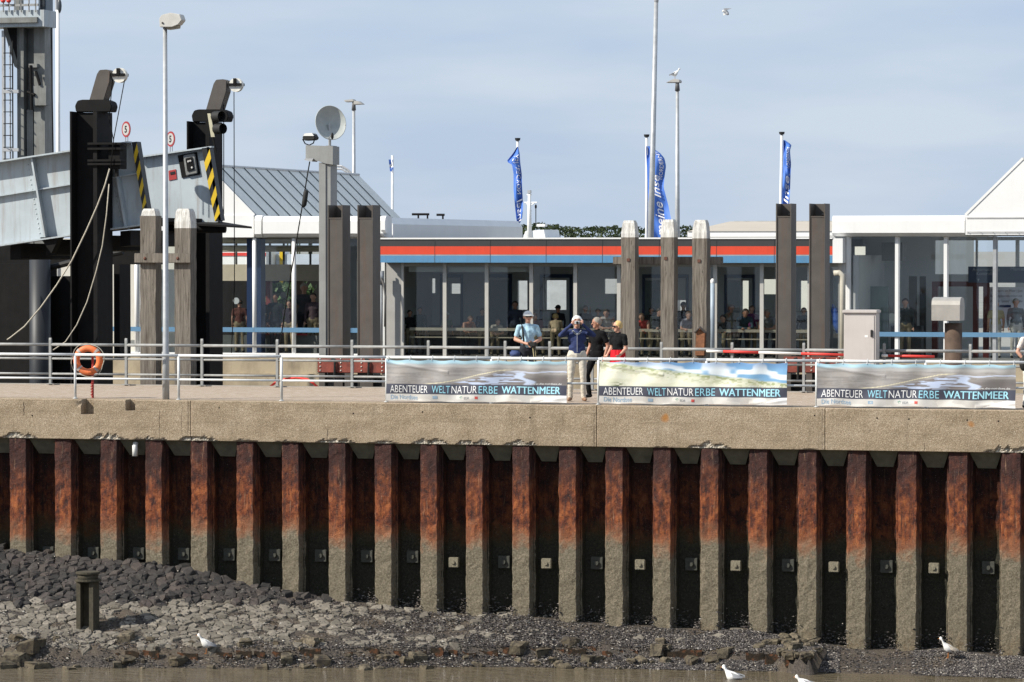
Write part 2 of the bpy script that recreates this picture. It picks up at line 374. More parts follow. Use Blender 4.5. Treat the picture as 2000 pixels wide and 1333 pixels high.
# ---- concrete capping beam
beam = thing('capping_beam', 'long tan concrete capping beam with broken edges over the pile tops', 'beam', (0, 0, -.9))
JU = [PU[0]-40, U(372, BEAM_V, 820), U(1165, BEAM_V, 830), U(1611, BEAM_V, 840), PU[-1]+25]
SPALL = {20:1.0, 197:.9, 285:.6, 374:.8, 463:.35, 552:.3, 643:.75, 733:.45, 822:.9, 911:1.0, 1002:.85, 1370:.95, 1957:1.25, 1277:.25, 1561:.2}
SP = [(U(x, 0, 860)+.18, a) for x, a in SPALL.items()]
NOTCH = [(U(158, BEAM_V, 790), U(183, BEAM_V, 790), -.325), (U(245, BEAM_V, 790), U(264, BEAM_V, 790), -.235)]
for k in range(4):
    a, b = JU[k]+.008, JU[k+1]-.008
    lo, hi = max(a, -13.5), min(b, 12.5)
    us = [a]*(a < lo-.01)+list(np.arange(lo, hi, .030))+[hi]+([b] if b > hi+.01 else [])
    zs = [BEAM_B, BEAM_B+.012]+list(np.arange(BEAM_B+.035, -.035, .034))+[-.022, -.008]
    for (n0, n1, nz_) in NOTCH:
        if a < n0 < b: us += [n0-.001, n0+.001, n1-.001, n1+.001]; zs += [nz_-.001, nz_+.001]
    us = sorted(set(us)); zs = sorted(set(zs))
    spv = []
    def depth(u, z):
        v = BEAM_V; m = 0.0
        v += .004*(vnoise(u*7, z*7, 3)-.5)+.003*(vnoise(u*25, z*25, 5)-.5)
        if z > -.02: v += .016
        if z < BEAM_B+.006: v += .014+.02*max(0, vnoise(u*6, 1, 9)-.6)
        for (c0, am) in SP:
            du = abs(u-c0)
            if du < .7:
                top = BEAM_B+am*.12*(1.0+.9*(vnoise(u*11, 2, 1)-.5))*max(0, 1-(du/(.26+.14*am+.16*vnoise(u*5, 3, 2)))**2.4)
                if z < top:
                    q = min(1, (top-z)/.035); m = max(m, q); v += q*(.016+.035*vnoise(u*17, z*17, 7)+.022*vnoise(u*40, z*40, 8))
        for (n0, n1, nz_) in NOTCH:
            if n0 < u < n1 and z > nz_: v += .30; m = 0
        # ragged edge beside the notches and a crack beside each joint
        if 0 < NOTCH[0][0]-u < .12 and z > -.16: q = max(0, 1-(NOTCH[0][0]-u)/.12)*vnoise(u*20, z*20, 4); v += .06*q; m = max(m, q*.4)
        if b-u < .03 or u-a < .03: v += .012*vnoise(u*3, z*9, 4)
        return v, m
    mb = MB(); n = len(us); vals = []
    for z in zs:
        for u in us:
            v, m = depth(u, z); vals.append(m); mb.v.append((u, v, z))
    for j in range(len(zs)-1):
        for i in range(n-1): mb.f.append((j*n+i, j*n+i+1, (j+1)*n+i+1, (j+1)*n+i)); mb.m.append(0)
    nb = len(mb.v)
    # top, back, bottom and ends
    inset = [(us[i], .42, -.001) for i in range(n)]; mb.v += inset; vals += [0]*n
    o1 = (len(zs)-1)*n
    for i in range(n-1): mb.f.append((o1+i, o1+i+1, nb+i+1, nb+i)); mb.m.append(0)
    bk = len(mb.v); mb.v += [(us[i], .42, BEAM_B) for i in range(n)]; vals += [0]*n
    for i in range(n-1): mb.f.append((i+1, i, bk+i, bk+i+1)); mb.m.append(0)
    mb.f.append(tuple([j*n for j in range(len(zs)-1, -1, -1)]+[bk, nb])); mb.m.append(0)
    mb.f.append(tuple([j*n+n-1 for j in range(len(zs))]+[nb+n-1, bk+n-1])); mb.m.append(0)
    o = mb.build('beam_segment', CONC, beam)
    at = o.data.attributes.new('spall', 'FLOAT', 'POINT'); at.data.foreach_set('value', vals)
# concrete filling between the piles, hanging below the beam
fb = MB()
for i in range(len(PU)-1):
    MB().prism([(PU[i]+.38, .13, BEAM_B-.001), (PU[i+1]-.03, .13, BEAM_B-.001), (PU[i+1]-.17, .36, BEAM_B-.34), (PU[i]+.52, .36, BEAM_B-.34)], (0, .02, 0)).build('haunch', mat('damp_concrete', (.15,.145,.105), .9, 0, .25, 5, bump=.4), beam)
for x, y in ((1713,817),(1775,819),(1889,821),(1950,823),(825,805),(1591,812),(1035,816),(63,812),(428,797),(690,808)):
    p = P(x, y, BEAM_V); MB().tube([(p.x, BEAM_V-.004, p.z), (p.x, BEAM_V+.03, p.z)], .017, 8).build('tie_hole', flat('hole_dark', (.012,.010,.008), 1.0), beam)
for x, y0, y1, w in ((47,786,812,.006),(312,800,858,.004),(355,785,858,.003),(1138,862,876,.004),(1806,866,880,.004),(640,838,862,.005)):
    pts_ = [P(x+random.uniform(-1.5, 1.5), y0+(y1-y0)*i/5, BEAM_V) for i in range(6)]
    MB().tube([(q.x, BEAM_V+.001, q.z) for q in pts_], w, 5).build('crack', flat('hole_dark', (.012,.010,.008), 1.0), beam)
mb = MB(); q = P(265, 880, .12); mb.tube([(q.x, .08, q.z-.12), (q.x, .08, q.z+.09), (q.x, .12, q.z+.16)], .058, 16); tag(mb.build('drain_pipe', flat('white_plastic', (.75,.75,.73), .4), None, True, loc=(q.x, .3, q.z)), 'short white plastic drain pipe poking out under the concrete beam', 'pipe')

# ---- slope of stones in front of the wall
SHU, SHV = zip(*[(p.x, p.y) for p in (G(x, y, ZW) for x, y in ((-120,1300),(0,1303),(500,1306),(1000,1303),(1500,1312),(1750,1318),(2000,1326),(2100,1328)))])
TOU, TOV = zip(*[(p.x, p.y) for p in (G(x, y, -4.86) for x, y in ((-120,1268),(200,1268),(600,1268),(1000,1264),(1300,1266),(1500,1274),(1600,1288)))])
TOE_END = U(1598, -.9, 1280)
def gz(u, v):
    z0 = float(np.interp(u, FU, FZ)); vs_ = float(np.interp(u, SHU, SHV))
    if v >= 0: return z0
    vt = float(np.interp(u, TOU, TOV))
    zt = min(-4.86, z0-.05) if u < TOE_END else None
    if zt is not None:
        if v > vt: 
            t_ = v/vt; z = z0+(zt-z0)*(t_**.92)
        elif v > vt-.06: z = zt-.17*(vt-v)/.06
        elif v > vs_: z = zt-.17+(ZW-zt+.17)*((vt-.06-v)/max(.05, vt-.06-vs_))
        else: z = ZW-.25*(vs_-v)
    else:
        z = z0+(ZW-z0)*(v/vs_) if v > vs_ else ZW-.25*(vs_-v)
    return z+.03*(vnoise(u*2.3, v*2.3, 2)-.5)+.02*(vnoise(u*7, v*7, 6)-.5)
def slope_hit(px, py):
    d = ray(px, py); lo, hi = 60., 84.
    for _ in range(200):
        pass
    t_ = 60.
    while t_ < 90:
        p = CAM+d*t_
        if p[1] > .0 or p[2] < gz(p[0], p[1]): break
        t_ += .03
    return Vector(p)
t = NT('mussel_mud'); t.set(.75, 0, .4)
n = t.noise(30, 5, .75); c = t.ramp(n, [(.3, (.022,.019,.017)), (.5, (.075,.062,.052)), (.68, (.17,.145,.12))])
c = t.mix(t.ramp(t.noise(1.2, 4, .6), [(.45, (0,0,0)), (.65, (.7,.7,.7))]), c, t.ramp(t.noise(12, 4), [(.3, (.10,.075,.05)), (.7, (.20,.155,.105))]))
t.col(c); t.bump(t.math('ADD', t.noise(24, 5, .8), t.noise(70, 3, .7)), 1.0, .04); MUD = t.mat
us = np.arange(-16, 14, .10); vs_ = np.concatenate([np.arange(-9, -6, .5), np.arange(-6, .5, .07)])
mb = MB(); mb.grid(lambda u, v: (u, v, gz(u, v)), us, vs_); slope = struct(mb.build('stone_slope', MUD, None, True))

BASALT = m_stone('dark_basalt', (.030,.028,.027), (.052,.047,.044), (.085,.068,.060), (.20,.175,.15), .66)
TAN = m_stone('tan_cobble', (.135,.119,.095), (.20,.178,.145), (.27,.24,.197), (.06,.05,.043), .57)
SHORE = m_stone('muddy_rock', (.10,.08,.052), (.145,.12,.08), (.20,.165,.115), (.035,.029,.024), .47)
def stone_mesh(seed, rounded, blocky=False):
    r = np.random.default_rng(seed); n = 4 if blocky else int(r.integers(5, 8)); vs, fs = [], []
    ang = np.sort(np.linspace(0, 2*math.pi, n, endpoint=False)+r.uniform(-.28, .28, n)+r.uniform(0, 6))
    rad = r.uniform(.8, 1.12, n)
    lv = [(-.5, .85), (.1, 1.0), (.36, .88 if rounded else .9), (.5, .52 if rounded else .66)] if not blocky else [(-.5, 1.), (.38, 1.0), (.5, .88)]
    tl = r.uniform(-.14, .14, 2)
    for (z, k) in lv:
        for a, q in zip(ang, rad):
            x, y = .5*q*k*math.cos(a), .5*q*k*math.sin(a)
            vs.append((x+r.normal(0, .045), y+r.normal(0, .045), z+(tl[0]*x*2+tl[1]*y*2)*(z > 0)+r.normal(0, .06)))
    m = len(lv)
    for j in range(m-1):
        for i in range(n): fs.append((j*n+i, j*n+(i+1) % n, (j+1)*n+(i+1) % n, (j+1)*n+i))
    o = len(vs); vs.append((0, 0, .56 if rounded else .52)); 
    for i in range(n): fs.append(((m-1)*n+i, (m-1)*n+(i+1) % n, o))
    return vs, fs
STV = {k: [stone_mesh(50+i+100*j, k == 'tan', k == 'block') for i in range(10)] for j, k in enumerate(('dark', 'tan', 'rock', 'block'))}
STM = {}
for k, m_ in (('dark', BASALT), ('tan', TAN), ('rock', SHORE), ('block', SHORE)):
    for i, (v, f) in enumerate(STV[k]):
        me = bpy.data.meshes.new('stone'); me.from_pydata(v, [], f); me.materials.append(m_)
        if k == 'tan': me.polygons.foreach_set('use_smooth', [True]*len(f))
        STM[(k, i)] = me
stones = []   # (size, kind, idx, loc, scale, rot)
def in_view(u, v, z, mg=25):
    q = np.array([u, v, z])-CAM; zz = q@FW; x = 1000+F*(q@RT)/zz; y = 666.5-F*(q@UP)/zz
    return x, y
# set stones: every cell of an uneven honeycomb is one stone
cell = .225
seeds = {}
for j in range(0, 32):
    for i in range(0, 110):
        seeds[(i, j)] = (-14.0+(i+.5*(j % 2)+random.uniform(-.36, .36))*cell, .12-(j+random.uniform(-.36, .36))*cell*.84)
def cell_poly(i, j):
    c0 = seeds[(i, j)]; poly = [(c0[0]-.4, c0[1]-.4), (c0[0]+.4, c0[1]-.4), (c0[0]+.4, c0[1]+.4), (c0[0]-.4, c0[1]+.4)]
    for dj in range(-2, 3):
        for di in range(-2, 3):
            q = seeds.get((i+di, j+dj))
            if q is None or (di == 0 and dj == 0): continue
            mx_, my_ = (q[0]+c0[0])/2, (q[1]+c0[1])/2; nx, ny = q[0]-c0[0], q[1]-c0[1]
            res = []
            for k in range(len(poly)):
                a_, b_ = poly[k], poly[(k+1) % len(poly)]
                da = (a_[0]-mx_)*nx+(a_[1]-my_)*ny; db = (b_[0]-mx_)*nx+(b_[1]-my_)*ny
                if da <= 0: res.append(a_)
                if da*db < 0: t_ = da/(da-db); res.append((a_[0]+(b_[0]-a_[0])*t_, a_[1]+(b_[1]-a_[1])*t_))
            poly = res
            if len(poly) < 3: return None
    return poly
setts = []   # (size, kind, verts, faces)
for (i, j), c0 in seeds.items():
    uu, v = c0; vt = float(np.interp(uu, TOU, TOV))
    if v < vt+.06 or v > .12: continue
    z = gz(uu, v); x, y = in_view(uu, v, z)
    if x < -60 or x > 1600: continue
    dark = (y < 1183-.012*abs(x-250)+random.uniform(-12, 12)) and x < 640+random.uniform(-60, 60)
    cover = np.clip((x-450)/640, 0, .955)
    if y > 1190: cover = max(cover, .06+.9*np.clip((vnoise(uu*.9, v*1.6, 12)-.50)*4, 0, 1)*np.clip((y-1185)/45, 0, 1))
    if not dark and random.random() < cover: continue
    poly = cell_poly(i, j)
    if not poly or len(poly) < 4: continue
    cx = sum(p[0] for p in poly)/len(poly); cy = sum(p[1] for p in poly)/len(poly)
    shr = random.uniform(.88, .98) if not dark else random.uniform(.90, 1.02)
    area = abs(sum(poly[k][0]*poly[(k+1) % len(poly)][1]-poly[(k+1) % len(poly)][0]*poly[k][1] for k in range(len(poly))))/2
    top = (random.uniform(.015, .055) if not dark else random.uniform(.03, .11)); tx, ty = (random.uniform(-.16, .16), random.uniform(-.16, .16)) if not dark else (random.uniform(-.28, .28), random.uniform(-.28, .28))
    n = len(poly); vs2, fs2 = [], []
    lv = ((-.14, 1.0), (.55, .985), (.95, .84)) if not dark else ((-.14, 1.0), (.6, .97), (1.0, .74))
    for (lz, k_) in lv:
        for p in poly:
            px_, py_ = cx+(p[0]-cx)*shr*k_, cy+(p[1]-cy)*shr*k_; jit = .012 if not dark else .02
            zz_ = gz(px_, py_)+(lz if lz < 0 else top*lz)+(tx*(px_-cx)+ty*(py_-cy))*(lz > 0)
            vs2.append((px_+random.gauss(0, jit*.5), py_+random.gauss(0, jit*.5), zz_+random.gauss(0, jit*.4)))
    for q in range(len(lv)-1):
        for k in range(n): fs2.append((q*n+k, q*n+(k+1) % n, (q+1)*n+(k+1) % n, (q+1)*n+k))
    vs2.append((cx+random.uniform(-.03, .03), cy, gz(cx, cy)+top*1.06)); m_ = (len(lv)-1)*n
    for k in range(n): fs2.append((m_+k, m_+(k+1) % n, len(vs2)-1))
    # a polygon may wind either way: make it face up
    if sum(poly[k][0]*poly[(k+1) % n][1]-poly[(k+1) % n][0]*poly[k][1] for k in range(n)) < 0: fs2 = [f[::-1] for f in fs2]
    setts.append((area, 'dark' if dark else 'tan', vs2, fs2, (cx, cy, gz(cx, cy))))
setts.sort(key=lambda q: -q[0])
for q in setts[:210]:
    mb = MB(); mb.add(q[2], q[3]); mb.build('stone', BASALT if q[1] == 'dark' else TAN, slope).parent = slope
for kd in ('dark', 'tan'):
    mb = MB()
    for q in setts[210:]:
        if q[1] == kd: mb.add(q[2], q[3])
    stuff(mb.build('small_stones', BASALT if kd == 'dark' else TAN, slope))
# loose dark stones lying on top
for _ in range(40):
    x, y = random.uniform(-10, 620), random.uniform(1075, 1180)
    p = slope_hit(x, y); s_ = random.uniform(.10, .22)
    if p.y > -.08: continue
    stones.append((s_, 'dark', random.randrange(10), (p.x, p.y, gz(p.x, p.y)+s_*.2), (s_*1.3, s_, s_*.7), (random.uniform(-.4, .4), random.uniform(-.4, .4), random.uniform(0, 6.28))))
# rocks and broken blocks along the waterline
for i in range(150):
    x = random.uniform(-20, 1620); 
    if x > 1560: continue
    py = random.uniform(1284, 1311)+(3 if x > 1300 else 0)
    p = G(x, py, -5.08); s_ = random.uniform(.10, .30)*(1.4 if random.random() < .18 else 1)
    k = 'block' if random.random() < .12 else 'rock'
    stones.append((s_, k, random.randrange(10), (p.x, p.y, gz(p.x, p.y)+s_*.10), (s_*random.uniform(1, 1.5), s_*random.uniform(.7, 1.0), s_*random.uniform(.45, .75)), (random.uniform(-.25, .25), random.uniform(-.25, .25), random.uniform(0, 6.28) if k == 'rock' else random.uniform(-.5, .5)+.78)))
for _ in range(26):
    p = slope_hit(random.uniform(1480, 1600), random.uniform(1238, 1296)); s_ = random.uniform(.10, .26)
    stones.append((s_, 'rock', random.randrange(10), (p.x, p.y, gz(p.x, p.y)+.02), (s_*1.4, s_, s_*.6), (random.uniform(-.3, .3), 0, random.uniform(0, 6.28))))
for (x, y, s_, hx) in ((62,1268,.42,1.5),(30,1295,.5,1.6),(75,1312,.4,1.7),(247,1253,.40,1.2),(10,1312,.42,1.3),(628,1300,.36,1.2),(1290,1283,.36,1.25),(1415,1283,.34,1.3),(815,1293,.36,1.4),(1010,1278,.38,1.3),(1060,1284,.34,1.4),(230,1306,.25,1.0),(560,1295,.36,1.3),(1150,1296,.32,1.2)):
    p = slope_hit(x, y); stones.append((9, 'block', random.randrange(10), (p.x, p.y, gz(p.x, p.y)+.05), (s_*hx, s_*.8, s_*.62), (random.uniform(-.1, .1), random.uniform(-.15, .15), .78+random.uniform(-.3, .3))))
stones.sort(key=lambda q: -q[0])
def stone_matrix(q): return Matrix.LocRotScale(Vector(q[3]), Matrix.Rotation(q[5][2], 3, 'Z').to_quaternion() @ Matrix.Rotation(q[5][0], 3, 'X').to_quaternion(), Vector(q[4]))
for q in stones[:85]:
    o = bpy.data.objects.new('stone', STM[(q[1], q[2])]); COL.objects.link(o); o.parent = slope; o.matrix_local = stone_matrix(q)
rest = {}
for q in stones[85:]: rest.setdefault({'block': 'rock'}.get(q[1], q[1]), []).append(q)
for k, lst in rest.items():
    mb = MB()
    for q in lst:
        v, f = STV[q[1]][q[2]]; M = stone_matrix(q); mb.add([M @ Vector(p) for p in v], f)
    o = stuff(mb.build('small_stones', {'dark': BASALT, 'tan': TAN, 'rock': SHORE}[k], slope, k == 'tan'))
# rusty remains of a low toe piling
toe = thing('toe_piling', 'low rusty row of broken sheet piling along the foot of the stone slope', 'piling', (0, -2, -5.1))
t = NT('flaking_rust'); t.set(.9, 0, .2); t.col(t.ramp(t.noise(5, 5, .7), [(.35, (.012,.010,.008)), (.52, (.035,.025,.016)), (.60, (.12,.05,.024)), (.7, (.10,.075,.045))])); t.bump(t.noise(25, 5, .8), .9, .03); TOEM = t.mat
x = 178
while x < 1590:
    w = random.uniform(14, 46); 
    if random.random() < .90:
        ua, ub = G(x, 1268, -4.86).x, G(x+w, 1268, -4.86).x; v = float(np.interp((ua+ub)/2, TOU, TOV)); h = random.uniform(.05, .15); dv = random.choice((0, .07))
        zt = gz((ua+ub)/2, v+.03)-.01
        MB().prism([(ua, v-.02-dv, zt-.22), (ub, v-.02-dv, zt-.22), (ub, v-.02-dv, zt-.14+h+random.uniform(-.03, .03)), ((ua+ub)/2, v-.02-dv, zt-.14+h+random.uniform(-.04, .02)), (ua, v-.02-dv, zt-.14+h)], (0, .035, 0)).build('pile_stub', TOEM if random.random() < .85 else SHORE, toe)
    x += w+random.uniform(0, 14)
# mussels
mb = MB(); cnt = 0
r = np.random.default_rng(3)
tries = r.uniform(0, 1, (150000, 4))
for a, b, c_, d in tries:
    u = -13.2+a*25.4; vsr = float(np.interp(u, SHU, SHV)); v = vsr*b-.02
    x, y = in_view(u, v, -4.8)
    if x < -20 or x > 2040: continue
    dens = np.clip((x-380)/640, .26, 1.0)
    if y > 1215: dens = max(dens, .46)
    if b > .78: dens = max(dens, .92)
    if x < 520 and y < 1180: dens = .03
    if vnoise(u*1.3, v*1.3, 21) < .36: dens *= .35
    if x > 1600 and 1262 < y < 1300 and 1640 < x < 1780: dens *= .12
    if c_ > dens*.62: continue
    z = gz(u, v); s_ = .014+.022*d
    q = Matrix.Rotation(r.uniform(0, 6.28), 3, 'Z') @ Matrix.Rotation(r.uniform(-.9, .9), 3, 'X')
    pts = [Vector((-1, 0, 0)), Vector((.25, .5, .05)), Vector((1.1, 0, .0)), Vector((.25, -.5, .05)), Vector((.2, 0, .5))]
    c0 = Vector((u, v, z+.012+(.035 if d > .85 and x < 1250 else 0)))
    mb.add([c0+(q @ p)*s_ for p in pts], [(0, 3, 4), (3, 2, 4), (2, 1, 4), (1, 0, 4)]); cnt += 1
# mussels and oysters climbing the foot of the piles in the bays
for i in range(8, len(PU)-1):
    for _ in range(150):
        u = r.uniform(PU[i]+.33, PU[i+1]+.02); f_ = (u-PU[i]-.365)/(PU[i+1]-PU[i]-.365)
        vv_ = .36*min(1, max(0, 1.0-abs(2*f_-1)**3)); z = gz(u, -.02)+abs(r.normal(0, .16)); s_ = r.uniform(.015, .042)
        q = Matrix.Rotation(r.uniform(0, 6.28), 3, 'Z') @ Matrix.Rotation(r.uniform(-1.5, 1.5), 3, 'X')
        c0 = Vector((u, vv_-.03, z)); mb.add([c0+(q @ p)*s_ for p in pts], [(0, 3, 4), (3, 2, 4), (2, 1, 4), (1, 0, 4)])
t = NT('mussel_shell'); t.set(.6, 0, .35); g = t.n('ShaderNodeNewGeometry')
t.col(t.ramp(g.outputs['Random Per Island'], [(0, (.016,.015,.018)), (.45, (.05,.044,.045)), (.75, (.12,.104,.095)), (.95, (.22,.195,.165)), (1, (.5,.47,.42))]))
MUSS = t.mat
o = stuff(mb.build('mussels', MUSS)); tag(o, 'dense bed of small dark mussel shells covering the shore', 'mussels')

# ================================================================== NEAR QUAY THINGS
# ---- text as flat meshes
def text_mesh(body, bold=0.0, shear=0.0, spacing=1.0):
    cu = bpy.data.curves.new('t', 'FONT'); cu.body = body; cu.size = 1; cu.offset = bold; cu.shear = shear; cu.space_character = spacing; cu.resolution_u = 3
    o = bpy.data.objects.new('t', cu); COL.objects.link(o)
    dg = bpy.context.evaluated_depsgraph_get(); me = bpy.data.meshes.new_from_object(o.evaluated_get(dg))
    vs_ = [tuple(v.co)[:2] for v in me.vertices]; fs_ = [tuple(p.vertices) for p in me.polygons]
    bpy.data.objects.remove(o); bpy.data.curves.remove(cu); bpy.data.meshes.remove(me)
    if not vs_: return [], []
    a = np.array(vs_); lo = a.min(0); hi = a.max(0)
    a = (a-lo)/np.maximum(hi-lo, 1e-6)
    return a.tolist(), fs_
def letter(mb, body, fn, x0, x1, y0, y1, bold=0.0, shear=0.0, spacing=1.0, m=0):
    """letters filling the box x0..x1, y0..y1 of a surface given by fn(x, y)"""
    v, f = text_mesh(body, bold, shear, spacing)
    mb.add([fn(x0+(x1-x0)*a, y0+(y1-y0)*b) for a, b in v], f, m)
def patch(mb, fn, x0, x1, y0, y1, m=0, n=2):
    mb.grid(fn, list(np.linspace(x0, x1, n)), list(np.linspace(y0, y1, 2)), m)

# ---- front railing (pale tubes)
VF = .16
def zr(px, py): return Wz(px, py, VF)
rail = thing('railing', 'pale painted tube railing along the front edge of the quay', 'railing', (0, VF, 0))
ZT, ZM = .94, .43
RP = [-55,147,349,550,755,960,1169,1380,1595,1808,2025]
for x in RP:
    u = U(x, VF, 740); MB().tube([(u, VF, .002), (u, VF, ZT-.01)], .028, 10).tube([(u, VF, .001), (u, VF, .012)], .055, 10).build('post', RAILW, rail, True)
for a, b in zip(RP[:-1], RP[1:]):
    ua, ub = U(a, VF, 740), U(b, VF, 740)
    MB().tube([(ua, VF, ZT), ((ua+ub)/2, VF, ZT-random.uniform(0, .008)), (ub, VF, ZT)], .032, 10).build('rail', RAILW, rail, True)
    MB().tube([(ua+.02, VF, ZM), (ub-.02, VF, ZM)], .024, 10).build('rail', RAILW, rail, True)
# ---- back railing (grey)
VK = VB-.1
rail2 = thing('railing', 'grey three-bar railing along the back of the brick quay', 'railing', (0, VK, 0))
BPX = [-50,97,245,393,540,686,835,985,1072,1155,1290,1428,1568,1725,1893,2050]
for x in BPX:
    u = U(x, VK, 740); mb = MB(); mb.prism([(u-.006, VK-.035, 0), (u-.006, VK+.035, 0), (u-.006, VK+.035, 1.06), (u-.006, VK+.02, 1.11), (u-.006, VK-.02, 1.11), (u-.006, VK-.035, 1.06)], (.055, 0, 0)); mb.box(u-.07, u+.10, VK-.07, VK+.07, .021, .035); mb.build('post', RAILG, rail2)
for z_, r_ in ((.95, .036), (.62, .026), (.26, .026)):
    for a, b in zip(BPX[:-1], BPX[1:]):
        ua, ub = U(a, VK, 740), U(b, VK, 740)
        MB().tube([(ua+.03, VK, z_), (ub, VK, z_)], r_, 10).build('rail', RAILG, rail2, True)

# ---- banners
def hexc(p): return np.array(S(*p))
def sm(a, b, x): t_ = np.clip((x-a)/(b-a), 0, 1); return t_*t_*(3-2*t_)
def nz2(x, y, seed):
    f = np.vectorize(lambda a, b: vnoise(a, b, seed)); return f(x, y)
def banner_cols(kind, nx, ny):
    X, Y = np.meshgrid(np.linspace(0, 1, nx), np.linspace(0, 1, ny)); c = np.zeros((ny, nx, 3))
    n1 = .6*nz2(X*5, Y*22, 3)+.4*nz2(X*15, Y*60, 5); n2 = nz2(X*70, Y*30, 4); n3 = nz2(X*14, Y*9, 9)
    def put(m, col): c[:] = c*(1-m[..., None])+np.asarray(col)*m[..., None]
    if kind == 'flats':
        put(np.ones_like(X), hexc((158, 153, 149))); put(sm(.4, .7, n1)*.6, hexc((128, 122, 121))); put(sm(.55, .75, n2)*.3, hexc((165, 160, 158)))
        put(sm(.86, .95, Y-.03*X), hexc((150, 200, 220))); put(sm(.80, .86, Y)*sm(.93, .88, Y)*.5, hexc((185, 185, 185)))
        put(sm(.35, .6, X)*sm(.72, .55, Y+.15*(1-X))*.65, hexc((112, 104, 104)))
        # tidal stream
        nb = .65*nz2(X*9+Y*3, Y*34, 13)+.35*nz2(X*30, Y*80, 14)
        cy = .42+.30*sm(.32, .72, X); lo = .40+.10*sm(.45, .9, X); body_ = sm(.34, .40, X)*sm(-.01, .02, Y-lo+.02)*sm(.02, -.01, Y-cy-.02)*sm(.86, .72, X+.35*(Y-.45))
        put(body_*.8, hexc((112, 104, 104))); put(body_*sm(.46, .52, nb), hexc((170, 188, 222)))
        arm = sm(.035, .018, np.abs(X-.77+.30*(Y-.55)+.018*np.sin(Y*34)))*sm(.40, .44, Y)*sm(.74, .70, Y); put(arm, hexc((178, 196, 228)))
        put(sm(.66, .72, X)*sm(.018, .008, np.abs(Y-.735+.015*np.sin(X*25))), hexc((185, 198, 225))); put(sm(.72, .9, X)*sm(.70, .64, Y)*sm(.42, .46, Y)*(1-arm)*.7, hexc((102, 94, 92)))
        cy2 = .43+.36*sm(.22, .72, X); put(sm(.012, .006, np.abs(Y-cy2))*sm(.2, .26, X)*sm(.72, .66, X), hexc((215, 205, 165)))
    else:
        put(np.ones_like(X), hexc((222, 222, 196))); put(sm(.45, .7, n3)*.5, hexc((200, 205, 170)))
        ed = 1.02-.50*X**.9; put(sm(-.02, .03, Y-ed+.1*(n1-.5)), hexc((95, 165, 215)))
        put(sm(-.02, .03, Y-ed)*sm(.45, .62, n3)*.95, hexc((225, 236, 242))); put(sm(-.02, .03, Y-ed)*sm(.8, .98, Y)*.6, hexc((60, 125, 190)))
        put(sm(.07, .0, np.abs(Y-ed+.05))*(.35+.65*sm(.35, .6, n2)), hexc((140, 155, 95))); put(sm(.16, .0, np.abs(Y-ed+.12))*sm(.5, .7, n2)*.6, hexc((165, 170, 115)))
        put(sm(.05, .0, np.abs(X-.10))*sm(.55, .45, Y)*sm(.5, .65, n2), hexc((110, 125, 75)))
    bar = (Y > .17) & (Y < .415); c[bar] = hexc((66, 70, 88))
    bot = Y <= .17; c[bot] = hexc((205, 202, 196)); m = (bot & (n3 > .55)); c[m] = hexc((190, 187, 182))
    c[:] = c*.72+.28*c.mean(-1, keepdims=True)*np.array([1.02, 1.0, .97])
    sweep = bot & (X > .84) & ((X-.84)*1.4 > Y); c[sweep] = hexc((238, 238, 238))
    return c
t = NT('banner_print'); t.set(.5, 0, .35); a_ = t.n('ShaderNodeAttribute', attribute_name='Col'); t.col(a_.outputs['Color']); BANNER = t.mat
TXW = flat('banner_white_ink', (.80,.80,.80)); TXC = flat('banner_cyan_ink', (.30,.62,.75)); TXB = flat('banner_bold_ink', (.36,.68,.80)); TXS = flat('banner_blue_ink', (.26,.36,.46)); TXG = flat('banner_grey_ink', (.30,.31,.32)); TXR = flat('banner_red_ink', (.5,.08,.07)); TXE = flat('banner_green_ink', (.15,.35,.25))
